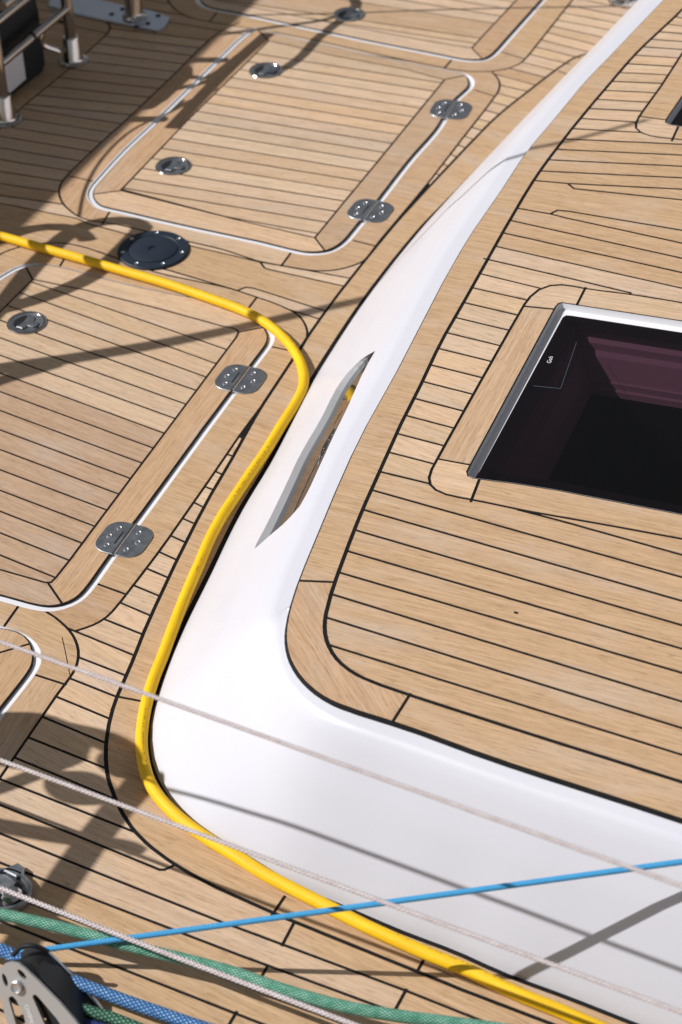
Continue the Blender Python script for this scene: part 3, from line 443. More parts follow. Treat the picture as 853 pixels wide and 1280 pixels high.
def sheet(name, V, tris, zf, dz, material, parent):
    used = sorted({i for f in tris for i in f}); ix = {v: k for k, v in enumerate(used)}
    return mesh_obj(name, [(V[i].x, V[i].y, zf(V[i].x, V[i].y)+dz) for i in used], [tuple(ix[i] for i in f) for f in tris], material, parent)
def plank(V, tris, zf, parent, thick=.007, main=0.0):
    used = sorted({i for f in tris for i in f}); ix = {v: k for k, v in enumerate(used)}; n = len(used)
    P2 = [V[i] for i in used]
    # long axis from the boundary edges
    edges = {}
    for f in tris:
        for k in range(3):
            e = (f[k], f[(k+1) % 3]); edges[e] = 1
    bnd = [e for e in edges if (e[1], e[0]) not in edges]
    sxx = sxy = syy = 0
    for a, b_ in bnd:
        d = V[b_]-V[a]; l = d.length+1e-9; sxx += d.x*d.x/l; sxy += d.x*d.y/l; syy += d.y*d.y/l
    ang = .5*math.atan2(2*sxy, sxx-syy)
    tr = sxx+syy; det = math.sqrt(max(0, (sxx-syy)**2/4+sxy*sxy)); aspect = (tr/2+det)/max(tr/2-det, 1e-9)
    dev = abs((ang-main+math.pi/2) % math.pi-math.pi/2)
    ca, sa = math.cos(ang), math.sin(ang)
    us = [p.x*ca+p.y*sa for p in P2]; ws = [-p.x*sa+p.y*ca for p in P2]
    wide = max(ws)-min(ws); long_ = max(us)-min(us)
    edge = (dev > rad(24) and aspect > 1.6 and long_ > .12)
    if dev > rad(24) and not edge: ang = main; ca, sa = math.cos(ang), math.sin(ang)
    ox, oy = random.uniform(-40, 40), random.uniform(-40, 40)
    dz = random.uniform(-.00025, .00025)
    top = [(p.x, p.y, zf(p.x, p.y)+dz) for p in P2]
    bot = [(x, y, zz-thick) for x, y, zz in top]
    uv = [(ox+p.x*ca+p.y*sa, oy-p.x*sa+p.y*ca) for p in P2]
    faces = [tuple(ix[i] for i in f) for f in tris]
    faces += [(ix[b_], ix[a], ix[a]+n, ix[b_]+n) for a, b_ in bnd]
    return mesh_obj('margin_plank' if edge else 'plank', top+bot, faces, M['teak_edge'] if edge or (wide > .075) else M['teak'], parent, uv+uv)

# ================================================================== the deck
deck = bpy.data.objects.new('deck', None); link(deck); deck['kind'] = 'structure'
FIELD = [(-4.2, 3.2), (-1.9, -2.6), (4.6, -2.6), (4.6, 3.2)]
foot = mm(FOOT); edge = mm(EDGE)
gut = {k: mm(v) for k, v in GUTTERS.items()}
for k in gut:
    q = gut[k]
    if sum(q[i][0]*q[(i+1) % len(q)][1]-q[(i+1) % len(q)][0]*q[i][1] for i in range(len(q))) < 0: gut[k] = q[::-1]
house = [(p[0]+.0, p[1]) for p in foot]+[(4.9, foot[-1][1]-.1), (4.9, 3.4), (foot[0][0], 3.4)]
seams = [(mm(s), .0065) if i == 0 else mm(s) for i, s in enumerate(DECK_SEAMS)]
seams.append((foot, .016)); seams.append((mm(CRACK), .0016))
V, cells, base = lay(FIELD, [house]+list(gut.values()), seams, .0050)
sheet('caulking', V, base, flat, -.0011, M['caulk'], deck)
for c, A in cells: plank(V, c, flat, deck, .007, rad(-3))

# white gutters round the hatches, and the hatch lids
LIP, GAP, RUB = .0022, .0134, .0026
def upper(g):
    """1 along the side of the opening that faces +Y (there the lid closes right up to the rim), else 0"""
    n = len(g); o = []
    for i in range(n):
        d = Vector(g[(i+1) % n])-Vector(g[i-1]); d.normalize(); ny = -d.x
        x = max(0, min(1, (ny-.80)/.15)); o.append(x*x*(3-2*x))
    for _ in range(3): o = [(o[i-1]+2*o[i]+o[(i+1) % n])/4 for i in range(n)]
    return o
def inset(g, d): return offset(g, [d*(1-.93*x) for x in upper(g)])
def gutter(k):
    """white channel round the opening, deeper under the hinges"""
    g = gut[k]; n = len(g); dep = []
    for i in range(n):
        d = Vector(g[(i+1) % n])-Vector(g[i-1]); d.normalize(); dep.append(.003+.0018*max(0, d.y))
    rings = [(g, [-.0001]*n), (inset(g, LIP), [-.0001]*n), (inset(g, LIP+.0006), [-q for q in dep]), (inset(g, GAP+.003), [-q for q in dep])]
    vs_ = [(p[0], p[1], z) for q, zs in rings for p, z in zip(q, zs)]; fs = []
    for j in range(3):
        for i in range(n): fs.append((j*n+i, j*n+(i+1) % n, (j+1)*n+(i+1) % n, (j+1)*n+i))
    o = mesh_obj('gutter', vs_, fs, M['gutter'], deck); auto_smooth(o, 50)
def lid(k, label, seams_, group):
    g = gut[k]; gutter(k)
    cx = sum(p[0] for p in g)/len(g); cy = sum(p[1] for p in g)/len(g)
    h = thing('deck_hatch', label, 'deck hatch', (cx, cy, 0), group)
    core = inset(g, GAP); top = offset(core, RUB)
    mb = MB(); mb.prism(core, -.022, -.0011); mb.build('lid_core', M['caulk'], h, smooth=False)
    V, cells, base = lay(top, [], [mm(s) for s in seams_], .0046)
    for c, A in cells: plank(V, c, flat, h, .007, rad(-7 if k == '1' else 1.5))
    return h
GH = 'flush teak hatches in the deck'
hatch = {}
hatch['1'] = lid('1', 'teak hatch lid below the round black deck plate, inside the bend of the yellow hose', LID_SEAMS['1'], GH)
hatch['2'] = lid('2', 'teak hatch lid above the round black deck plate, with two latches and two hinges', LID_SEAMS['2'], GH)
hatch['3'] = lid('3', 'teak hatch lid cut off by the top edge of the photo, with one latch', LID_SEAMS['3'], GH)
hatch['4'] = lid('4', 'corner of a teak hatch lid at the left edge, crossed by a thin pink line', LID_SEAMS['4'], GH)

def hinge(parent, pos, ang):
    x0, y0 = pos; R3 = Matrix.Rotation(ang-math.pi/2, 3, 'Z')
    fr = lambda p: R3 @ p + Vector((x0, y0, 0))
    h = bpy.data.objects.new('hinge', None); h.location = Vector((x0, y0, 0))-parent_world(parent); link(h, parent)
    def leaf(sg):
        q = []; W, H, rr = .0440, .0425, .027
        cs = [(sg*.0022, -H), (sg*W, -H), (sg*W, H), (sg*.0022, H)]
        q = [(sg*.0022, -H)]
        for a in range(0, 91, 15): q.append((sg*(W-rr+rr*math.sin(rad(a))), -H+rr-rr*math.cos(rad(a))))
        for a in range(0, 91, 15): q.append((sg*(W-rr+rr*math.cos(rad(a))), H-rr+rr*math.sin(rad(a))))
        q.append((sg*.0022, H)); return q
    for sg in (-1, 1):
        mb = MB(); mb.prism(leaf(sg), -.002, .0024, fr, .0006); mb.build('leaf', M['dull_steel'], h)
    mb = MB()
    for a, b_ in ((-.041, -.016), (-.0155, .0155), (.016, .041)): mb.tube([fr(Vector((0, a, .0016))), fr(Vector((0, b_, .0016)))], .0030, 12)
    mb.build('knuckle', M['steel'], h)
    mb = MB(); mb.prism([(-.0115, -.017), (-.0085, -.017), (-.0085, .017), (-.0115, .017)], .0015, .0026, fr); mb.build('slot', M['dark_metal'], h, smooth=False)
    for sx_, sy_ in ((-.021, .024), (-.028, 0), (-.021, -.024), (.016, .024), (.026, 0), (.016, -.024)):
        mb = MB(); c = fr(Vector((sx_, sy_, 0)))
        mb.lathe([(.0052, .0023), (.0050, .0031), (.0036, .0031), (.0026, .0021), (.0008, .0019)], c, 18)
        mb.build('screw', M['screw'], h)
    return h
for k, p, a in (('1', HINGE1, HANG[0]), ('1', HINGE2, HANG[1]), ('2', HINGE3, HANG[2]), ('2', HINGE4, HANG[3])): hinge(hatch[k], p, a)

def latch(parent, pos, rot, raised=False):
    x0, y0 = pos
    R3 = Matrix.Rotation(rot, 3, 'Z'); fr = lambda p: R3 @ p + Vector((x0, y0, 0))
    l = bpy.data.objects.new('latch', None); l.location = Vector((x0, y0, 0))-parent_world(parent); link(l, parent)
    mb = MB(); mb.lathe([(.040, -.002), (.040, .0014), (.0388, .0026), (.0352, .0028), (.0335, .0018), (.0325, .0002)], (x0, y0, 0), 56)
    mb.build('bezel', M['steel'], l)
    mb = MB(); mb.lathe([(.0326, -.001), (.0326, .0012), (.030, .0004), (.0001, .0004)], (x0, y0, 0), 48); mb.build('dish', M['dull_steel'], l)
    # near-black plates stand in for shade in the finger well, handle gap and keyhole
    well = [(.0265*math.cos(rad(a)), .0265*math.sin(rad(a))) for a in range(128, 233, 8)]+[(-.0130, -.0210), (-.0090, 0), (-.0130, .0210)]
    mb = MB(); mb.prism(well, -.0004, .0010, fr); mb.build('finger_well_shade', M['dark_metal'], l, smooth=False)
    hd = [(-.010, .0215), (.004, .0215), (.008, .016), (.008, .009), (.020, .009), (.024, .005), (.024, -.005), (.020, -.009), (.008, -.009), (.008, -.016), (.004, -.0215), (-.010, -.0215), (-.0075, 0)]
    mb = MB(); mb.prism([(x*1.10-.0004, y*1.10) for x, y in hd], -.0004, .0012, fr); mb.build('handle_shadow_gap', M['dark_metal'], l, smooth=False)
    mb = MB(); mb.prism(hd, -.0006, .0026, fr, .0006); mb.build('handle', M['dull_steel'], l)
    mb = MB(); mb.lathe([(.0042, .0003), (.0040, .0013), (.0005, .0013)], fr(Vector((.0255, -.004, 0))), 14); mb.build('keyhole', M['dark_metal'], l)
latch(hatch['1'], LATCH1, rad(-4)); latch(hatch['2'], LATCH2, rad(2)); latch(hatch['2'], LATCH3, rad(2)); latch(hatch['3'], LATCH4, rad(4))

# ================================================================== the coachroof
house_t = thing('coachroof', 'low white coachroof with a teak planked top and rounded corner, right of the yellow hose', 'cabin roof', (.9, .2, 0))
PV = [0,.012,.05,.25,.5,.62,.70,.77,.86,1.]
PP = [0,.012,.05,.25,.50,.62,.70,.77,.86,1.]
PQ = [0,.018,.072,.33,.63,.75,.835,.905,.968,1.]
def interp(x, X, Y):
    for i in range(len(X)-1):
        if x <= X[i+1]: return Y[i]+(Y[i+1]-Y[i])*(x-X[i])/(X[i+1]-X[i])
    return Y[-1]
def loft(u, v):
    u = max(0, min(u, len(foot)-1.001)); i = int(u); k = u-i
    a = Vector(foot[i]).lerp(Vector(foot[i+1]), k); b_ = Vector(edge[i]).lerp(Vector(edge[i+1]), k)
    xy = a.lerp(b_, interp(v, PV, PP)); q = interp(v, PV, PQ)
    return Vector((xy.x, xy.y, roof_z(b_.x, b_.y)*q-.004*q-(.002 if v < .01 else 0)))
def loft_n(u, v):
    a = loft(u+.4, v)-loft(u-.4, v); b_ = loft(u, min(1, v+.02))-loft(u, max(0, v-.02))
    n_ = a.cross(b_).normalized(); return n_ if n_.z > 0 else -n_
SC = .02                                       # the shell's own coordinates (station, height) scaled for the mesher
slot = [(p[0]*SC, p[1]) for p in SLOT]
# smooth the window outline
def chaikin(q):
    o = []
    for i in range(len(q)):
        a, b_ = Vector(q[i]), Vector(q[(i+1) % len(q)]); o += [tuple(a.lerp(b_, .25)), tuple(a.lerp(b_, .75))]
    return o
tips = (0, 13)
def smooth_outline(q, keep):
    o = []
    n = len(q)
    for i in range(n):
        if i in keep: o.append(q[i]); continue
        a, b_, c = Vector(q[i-1]), Vector(q[i]), Vector(q[(i+1) % n])
        o += [tuple(b_.lerp(a, .25)), tuple(b_*.75+(a+c)*.125), tuple(b_.lerp(c, .25))]
    return o
slot = smooth_outline(slot, tips)
NU = len(foot)-1; vv = [0, .01, .02, .05, .08, .15, .25, .35, .45, .5, .56, .62, .66, .70, .73, .76, .79, .82, .86, .9, .95, 1.]
vs_ = [Vector((u*SC, v)) for u in range(NU+1) for v in vv]; nv = len(vv)
fs = [[u*nv+j, (u+1)*nv+j, (u+1)*nv+j+1, u*nv+j+1] for u in range(NU) for j in range(nv-1)]
k = len(vs_); vs_ += [Vector(p) for p in slot]
sf = list(range(k, k+len(slot)))
if sum(slot[i][0]*slot[(i+1) % len(slot)][1]-slot[(i+1) % len(slot)][0]*slot[i][1] for i in range(len(slot))) < 0: sf = sf[::-1]
ns = len(fs); fs.append(sf)
V, E, F, ov, oe, of = delaunay_2d_cdt(vs_, [], fs, 1, 1e-7)
tris = [tuple(f) for f, o in zip(F, of) if ns not in o]
pts3 = [loft(p.x/SC, p.y) for p in V]
used = sorted({i for f in tris for i in f}); ix = {v: k for k, v in enumerate(used)}
shell = mesh_obj('shell', [pts3[i] for i in used], [tuple(ix[i] for i in f) for f in tris], M['gelcoat'], house_t, smooth=True)
bm = bmesh.new(); bm.from_mesh(shell.data); bmesh.ops.recalc_face_normals(bm, faces=bm.faces)
if sum(f.normal.z for f in bm.faces) < 0: bmesh.ops.reverse_faces(bm, faces=bm.faces)
bm.to_mesh(shell.data); bm.free()
# side window: reveal walls and a smoked pane set back in the shell
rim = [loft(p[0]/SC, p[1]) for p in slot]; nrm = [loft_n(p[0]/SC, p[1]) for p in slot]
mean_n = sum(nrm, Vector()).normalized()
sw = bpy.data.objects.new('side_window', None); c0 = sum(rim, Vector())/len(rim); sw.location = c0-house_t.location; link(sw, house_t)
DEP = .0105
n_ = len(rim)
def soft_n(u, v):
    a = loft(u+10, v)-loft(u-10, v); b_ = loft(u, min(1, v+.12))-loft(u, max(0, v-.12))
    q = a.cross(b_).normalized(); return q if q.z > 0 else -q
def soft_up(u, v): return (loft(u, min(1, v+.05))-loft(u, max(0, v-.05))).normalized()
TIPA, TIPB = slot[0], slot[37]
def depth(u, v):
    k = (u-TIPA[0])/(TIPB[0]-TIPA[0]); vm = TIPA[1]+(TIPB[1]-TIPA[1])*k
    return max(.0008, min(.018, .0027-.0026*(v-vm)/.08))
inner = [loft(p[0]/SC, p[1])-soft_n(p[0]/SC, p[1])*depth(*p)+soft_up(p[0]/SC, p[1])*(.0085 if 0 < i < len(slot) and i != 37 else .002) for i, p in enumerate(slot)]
mesh_obj('reveal', rim+inner, [(i, (i+1) % n_, n_+(i+1) % n_, n_+i) for i in range(n_)], M['reveal_shade'], sw)
cu, cv = sum(p[0] for p in slot)/n_, sum(p[1] for p in slot)/n_
big = [Vector((cu+(p[0]-cu)*1.03, cv+(p[1]-cv)*1.25)) for p in slot]
if sum(big[i].x*big[(i+1) % n_].y-big[(i+1) % n_].x*big[i].y for i in range(n_)) < 0: big = big[::-1]
us_, vs2 = [p.x for p in big], [p.y for p in big]
gv = list(big); gf = [list(range(n_))]
for i in range(16):
    for j in range(12):
        q = Vector((min(us_)+(max(us_)-min(us_))*(i+.5)/16, min(vs2)+(max(vs2)-min(vs2))*(j+.5)/12))
        if inside((q.x, q.y), [(p.x, p.y) for p in big]): gv.append(q)
V, E, F, ov, oe, of = delaunay_2d_cdt(gv, [], gf, 1, 1e-7)
pane = mesh_obj('pane', [loft(p.x/SC, min(p.y, .99))-soft_n(p.x/SC, p.y)*(depth(p.x, p.y)-.0006) for p in V], [tuple(f) for f in F], M['side_glass'], sw, smooth=True)
bm = bmesh.new(); bm.from_mesh(pane.data); bmesh.ops.recalc_face_normals(bm, faces=bm.faces)
if sum(f.normal.z for f in bm.faces) < 0: bmesh.ops.reverse_faces(bm, faces=bm.faces)
bm.to_mesh(pane.data); bm.free()

# teak on top
redge = mm(ROOF_EDGE)
field = redge+[(4.6, redge[-1][1]), (4.6, 3.0), (redge[0][0], 3.0)]
def roofT(x, y): return roof_z(x, y)+.004
rim1, glass1, rim2 = mm(WINDOW_RIM), mm(WINDOW_GLASS), mm(WINDOW_TWO)
rs = [(mm(s), .0064) if i == 0 else mm(s) for i, s in enumerate(ROOF_SEAMS)]
rs += [(redge, .003)]+[(q+q[:1], .0055) for q in (rim1, rim2)]
V, cells, base = lay(field, [rim1, rim2], rs, .0048)
sheet('caulking', V, base, roofT, -.0011, M['caulk'], house_t)
for c, A in cells: plank(V, c, roofT, house_t, .007, rad(1))
# black sealant fillet round the outside of the teak, standing a little proud
n = len(redge); out2 = []
for i in range(n):
    a, c = Vector(redge[max(i-1, 0)]), Vector(redge[min(i+1, n-1)]); d = (c-a).normalized(); nn = Vector((-d.y, d.x))
    out2.append(Vector(redge[i])+nn*-.0026)
if not inside((out2[n//2].x, out2[n//2].y), field): pass
else: out2 = [2*Vector(redge[i])-out2[i] for i in range(n)]
vs_ = [(p[0], p[1], roofT(*p)-.0011) for p in redge]+[(p.x, p.y, roofT(p.x, p.y)-.0065) for p in out2]
mesh_obj('sealant', vs_, [(i, i+1, n+i+1, n+i) for i in range(n-1)], M['caulk'], house_t, smooth=True)

kx, ky = KNOT
mb = MB(); mb.lathe([(.0028, .0003), (.0024, .0006), (.0005, .0005)], (kx, ky, roofT(kx, ky)), 10, 1.3, .8); mb.build('plug', M['caulk'], house_t)
def skylight(name, rim, glass, label, parent, detail):
    cx = sum(p[0] for p in rim)/len(rim); cy = sum(p[1] for p in rim)/len(rim)
    o = bpy.data.objects.new('skylight', None); o.location = Vector((cx, cy, roofT(cx, cy)))-parent.location; link(o, parent); o['label'] = label
    n = len(glass); Z = roofT
    vs_ = [(x, y, Z(x, y)-.0005) for x, y in rim]+[(x*.92+gx*.08, y*.92+gy*.08, Z(x, y)-.0125) for (x, y), (gx, gy) in zip(rim, glass)]+[(x, y, Z(x, y)-.0127) for x, y in glass]
    r = mesh_obj('frame', vs_, [(j*n+i, j*n+(i+1) % n, j*n+n+(i+1) % n, j*n+n+i) for j in (0, 1) for i in range(n)], M['gutter'], o)
    mesh_obj('pane', [(x, y, Z(x, y)-.0122) for x, y in glass], [tuple(range(n))], M['tint'], o)
    # lining of the opening below: a flange, stepped wall and a dark cabin
    g = glass if sum(glass[i][0]*glass[(i+1) % n][1]-glass[(i+1) % n][0]*glass[i][1] for i in range(n)) > 0 else glass[::-1]
    vs_ = [(x, y, Z(x, y)-.0130) for x, y in g]+[(x, y, Z(x, y)-.0130) for x, y in offset(g, .033)]
    mesh_obj('black_border', vs_, [(i, (i+1) % n, n+(i+1) % n, n+i) for i in range(n)], M['interior'], o)
    steps = [(.024, -.0135, 'm'), (.026, -.030, 'm'), (.034, -.036, 'm'), (.036, -.048, 'm'), (.047, -.052, 'm'), (.064, -.086, 'm'), (.068, -.087, 'm'), (.070, -.097, 'm'), (.075, -.098, 'm'), (.077, -.108, 'm'), (.077, -.40, 'd')]
    for a_, b2, mt in ((0, 9, 'lining'), (9, 10, 'interior')):
        vs_, fs = [], []
        for d, dz, _ in steps[a_:b2+1]:
            vs_ += [(x, y, Z(x, y)+dz) for x, y in offset(g, d)]
        for j in range(b2-a_):
            for i in range(n): fs.append((j*n+i, j*n+(i+1) % n, (j+1)*n+(i+1) % n, (j+1)*n+i))
        if b2 == 10: fs.append(tuple((b2-a_)*n+i for i in range(n)))
        mesh_obj('lining' if mt == 'lining' else 'cabin', vs_, fs, M[mt], o)
    return o
sky1 = skylight('skylight', rim1, glass1, 'large dark tinted skylight in the teak', house_t, True)
sky2 = skylight('skylight', rim2, offset(rim2, .006), 'corner of a second dark skylight at the right edge', house_t, False)
def text_mesh(name, body, size, loc, rot, material, parent, depth=.0):
    cu = bpy.data.curves.new(name, 'FONT'); cu.body = body; cu.size = size; cu.align_x = 'CENTER'; cu.align_y = 'CENTER'; cu.extrude = depth
    o = bpy.data.objects.new(name, cu); COL.objects.link(o); bpy.context.view_layer.update()
    me = bpy.data.meshes.new_from_object(o.evaluated_get(bpy.context.evaluated_depsgraph_get())); bpy.data.objects.remove(o)
    me.materials.append(material) if not me.materials else None
    me.materials.clear(); me.materials.append(material)
    q = bpy.data.objects.new(name, me); link(q, parent); q.rotation_euler = rot.to_euler() if hasattr(rot, 'to_euler') else rot
    q.location = Vector(loc)-(parent_world(parent) if parent else Vector()); return q
a, b_ = Vector(WTEXT[0]), Vector(WTEXT[1]); d = (b_-a).normalized(); mid = a.lerp(b_, .5)
up = Vector((-SX, -SY, 1)).normalized(); ex = Vector((d.x, d.y, SX*d.x+SY*d.y)).normalized(); ey = up.cross(ex)
Rt = Matrix((ex, ey, up)).transposed()
text_mesh('printed_mark', 'Goö', .0105, (mid.x, mid.y, roofT(mid.x, mid.y)-.0117), Rt, M['print'], sky1)
fr = lambda p: Rt @ p + Vector((mid.x, mid.y, roofT(mid.x, mid.y)-.0119))
mb = MB()
for x0, x1, y0, y1 in ((-.075, .055, -.034, -.033), (-.075, -.0735, -.034, .012)): mb.add([fr(Vector(p)) for p in ((x0, y0, 0), (x1, y0, 0), (x1, y1, 0), (x0, y1, 0))], [(0, 1, 2, 3)])
mb.build('sticker_outline', M['etch'], sky1, smooth=False)

# ================================================================== things on the deck
t0 = thing('deck_plate', 'round black screwed deck plate between the two large hatches, touching the yellow hose', 'deck plate', (*PLATE, 0))
c = (*PLATE, 0)
mb = MB(); mb.lathe([(.0735, -.001), (.0735, .0035), (.0715, .0056), (.053, .0062), (.0515, .0045), (.0500, .0045)], c, 64); mb.build('rim', M['navy_cast'], t0)
mb = MB(); mb.lathe([(.0502, .0030), (.0500, .0062), (.0485, .0070), (.012, .0072), (.0095, .0068), (.0085, .0010), (.001, .0008)], c, 64); mb.build('cap', M['navy_cast'], t0)
mb = MB(); mb.lathe([(.0086, .0020), (.001, .0019)], c, 6); mb.build('key_socket', M['dark_metal'], t0)
for i in range(7):
    a = rad(8+i*360/7); p = (PLATE[0]+.0625*math.cos(a), PLATE[1]+.0625*math.sin(a), 0)
    mb = MB(); mb.lathe([(.0044, .0055), (.0042, .0066), (.0026, .0070), (.0014, .0060), (.0005, .0060)], p, 16); mb.build('screw', M['screw'], t0)

hose = rope('hose', HOSE, .0097, M['yellow'], .012, 20)
tag(hose, 'thick yellow hose winding along the foot of the white coachroof', 'hose')

GL = 'thin pale pink lines stretched over the deck'
tag(rope('thin_line', PINK1, .0028, M['rope_pink'], n=10), 'thin pale pink line highest across the photo, over the front corner of the coachroof', 'rope', GL)
tag(rope('thin_line', PINK2, .0031, M['rope_pink'], n=10), 'thin pale pink line second from top, crossing the yellow hose at its lower bend', 'rope', GL)
tag(rope('thin_line', PINK3, .0037, M['rope_pink'], n=10), 'thin pale pink line lowest of three, lying along the green rope', 'rope', GL)
tag(rope('rope', GREEN, .0084, M['rope_green']), 'thick light green flecked rope running across the bottom left corner', 'rope')
tag(rope('rope', BLUE, .0041, M['rope_sky'], n=12), 'light blue rope rising from the pulley block to the right edge', 'rope')
tag(rope('rope', BIGBLUE, .0088, M['rope_blue']), 'thick blue and white flecked rope leaving the pulley block to the lower right', 'rope')
tag(rope('rope', BIGBLUE_A, .0090, M['rope_blue']), 'short stretch of blue and white rope entering the pulley block from the left edge', 'rope')
tag(rope('rope', DARKGREEN, .0080, M['rope_dark']), 'dark green rope beneath the thick blue rope by the pulley block', 'rope')
tag(rope('rope', NAVY, .0085, M['rope_navy']), 'navy rope lowest beside the pulley block, at the bottom edge', 'rope')

# pulley block: two steel cheeks, a black sheave between them, standing on the deck
bt = thing('pulley_block', 'steel cheeked pulley block with a black sheave in the bottom left corner', 'pulley', tuple(BLOCK))
cam_R = cam.matrix_world.to_3x3()
cx_, cy_, cz_ = cam_R.col[0], cam_R.col[1], cam_R.col[2]           # right, up, towards the viewer
ax = (-cz_*math.cos(rad(27))+(cx_*.88+cy_*.47).normalized()*math.sin(rad(27))).normalized()   # from near cheek to far cheek
e2 = (-cy_*.97+cx_*.22); e2 = (e2-ax*e2.dot(ax)).normalized(); e1 = e2.cross(ax).normalized()
if e1.dot(cx_) < 0: e1 = -e1
PXM = .00119
def bf(p, off=0.0): return Vector(BLOCK)+e1*p[0]+e2*p[1]+ax*(p[2]+off if len(p) > 2 else off)
outline = [(-22, -16), (-16.4, -23.5), (-8, -27.5), (1, -28.7), (10.5, -25.8), (17.6, -18.8), (24.6, -9.4), (31.6, 0), (40, 11.7), (50, 25.8), (62, 46.7), (72, 70), (70, 86), (-30, 86), (-30, 60), (-28.5, 30), (-27, 5), (-26, -8)]
holes = [[(-14-3*math.sin(a)*1.0, -9+8*math.cos(a)) for a in [i*math.pi/6 for i in range(12)]],
         [(11+3.6*math.cos(a)+5*math.sin(a)*.6, -13+6.5*math.sin(a)) for a in [i*math.pi/6 for i in range(12)]],
         [(-17, 13), (-14, 10.5), (-10, 11), (-7, 16), (-3.5, 35), (-5, 50), (-18, 50)],
         [(15.5, 14), (18, 11.5), (21.5, 12.5), (25, 18), (39, 43), (45, 60), (22, 60)]]
def cheek(name, off, thick, hs, material):
    vs_, fs = [], []
    for q in [outline]+hs:
        if sum(q[i][0]*q[(i+1) % len(q)][1]-q[(i+1) % len(q)][0]*q[i][1] for i in range(len(q))) < 0: q = q[::-1]
        k = len(vs_); vs_ += [Vector((x*PXM, y*PXM)) for x, y in q]; fs.append(list(range(k, k+len(q))))
    V, E, F, ov, oe, of = delaunay_2d_cdt(vs_, [], fs, 1, 1e-8)
    tr = [tuple(f) for f, o in zip(F, of) if o == [0]]
    ed = {}
    for f in tr:
        for k in range(3): ed[(f[k], f[(k+1) % 3])] = 1
    n = len(V); bnd = [e for e in ed if (e[1], e[0]) not in ed]
    v3 = [bf((p.x, p.y), off) for p in V]+[bf((p.x, p.y), off+thick) for p in V]
    o = mesh_obj(name, v3, tr+[tuple(i+n for i in f[::-1]) for f in tr]+[(b_, a, a+n, b_+n) for a, b_ in bnd], material, bt)
    bm = bmesh.new(); bm.from_mesh(o.data); bmesh.ops.recalc_face_normals(bm, faces=bm.faces)
    o.data.update(); bm.to_mesh(o.data); bm.free()
    return o
cheek('cheek', 0, .004, holes, M['plate_steel'])
cheek('cheek', .056, .004, [], M['alu'])
Fm = Matrix((e1, e2, ax)).transposed()
mb = MB(); mb.lathe([(.006, .006), (.032, .006), (.0335, .010), (.0285, .020), (.0275, .030), (.0285, .040), (.0335, .050), (.032, .054), (.006, .054)], BLOCK, 48, frame=Fm); mb.build('sheave', M['black'], bt)
mb = MB(); mb.prism([(x*PXM, y*PXM) for x, y in ((20, -14), (30, -1), (48, 26), (58, 48), (66, 70), (66, 84), (30, 84), (18, 40), (12, 10))], .009, .053, lambda p: bf((p.x, p.y, p.z))); mb.build('body', M['black'], bt)
mb = MB(); mb.lathe([(.0092, -.001), (.0090, -.0042), (.0074, -.0052), (.0066, -.0040), (.004, -.0030), (.0005, -.0030)], BLOCK, 28, frame=Fm); mb.build('pin', M['screw'], bt)
Rb = Matrix((e2, -e1, -ax)).transposed()
if Rb.determinant() < 0: Rb = Matrix((e2, e1, -ax)).transposed()
text_mesh('engraving', 'OVIME', .0095, bf((4.5*PXM, 34*PXM), -.0004), Rb, M['print'], bt)
mb = MB(); mb.tube(spline([bf((-8*PXM, -30*PXM, .02)), bf((2*PXM, -36*PXM, .03)), bf((16*PXM, -34*PXM, .035)), bf((26*PXM, -22*PXM, .045))], .004), .0035, 8); mb.build('lashing', M['black'], bt)

# flush pad eye at the left edge
pe = thing('pad_eye', 'oval stainless pad eye on the teak at the left edge, under a thin pink line', 'pad eye', (*PADEYE, 0))
c = (*PADEYE, 0)
mb = MB(); mb.lathe([(.044, -.001), (.0445, .008), (.042, .012), (.0385, .012), (.036, .007), (.035, .003)], c, 48, 1.0, .86, rad(-6)); mb.build('rim', M['dull_steel'], pe)
mb = MB(); mb.lathe([(.0355, .004), (.001, .0035)], c, 40, 1.0, .86, rad(-6)); mb.build('dish', M['dark_metal'], pe)
mb = MB(); mb.prism([(c[0]+x, c[1]+y) for x, y in ((-.05, .012), (-.01, .022), (.012, .016), (.012, -.008), (-.01, -.014), (-.05, -.018))], .004, .016, None, .003); mb.build('strap', M['dull_steel'], pe)
mb = MB(); mb.lathe([(.015, .004), (.0155, .010), (.011, .015), (.004, .016), (.001, .013)], (c[0]+.016, c[1]-.004, 0), 28); mb.build('stud', M['steel'], pe)
mb = MB(); mb.prism([(c[0]+x, c[1]+y) for x, y in ((-.02, .030), (-.005, .050), (.008, .046), (.014, .034), (.006, .026))], .002, .012, None, .002); mb.build('lug', M['dull_steel'], pe)

# mast guard rail at the top left
gr = thing('guard_rail', 'tall stainless steel rail with two posts and two bars at the top left', 'railing', (*POST1, 0))
P1, P2 = Vector((*POST1, 0)), Vector((*POST2, 0))
for p in (P1, P2):
    mb = MB(); mb.tube([p+Vector((0, 0, .03)), p+Vector((0, 0, .31))], .0135, 20); mb.build('post', M['steel'], gr)
    mb = MB(); mb.lathe([(.036, -.001), (.036, .004), (.033, .0065), (.0255, .0075), (.0235, .012), (.0195, .062), (.0175, .066), (.014, .066)], p, 40); mb.build('foot', M['steel'], gr)
for z_ in (.137, .235):
    d = (P2-P1).normalized()
    mb = MB(); mb.tube([P1+Vector((0, 0, z_)), P2+Vector((0, 0, z_))], .0105, 18); mb.build('bar', M['steel'], gr)
mb = MB(); mb.tube([P1.lerp(P2, .46)+Vector((0, 0, .137)), P1.lerp(P2, .49)+Vector((0, 0, .137))], .0118, 18); mb.build('bar_joint', M['black'], gr)
mb = MB()
mb.tube(spline([P2+Vector((-.02, -.02, .03)), P2+Vector((-.045, -.06, .07)), P2+Vector((-.03, -.03, .12)), P2+Vector((-.02, .0, .10))], .006), .007, 8)
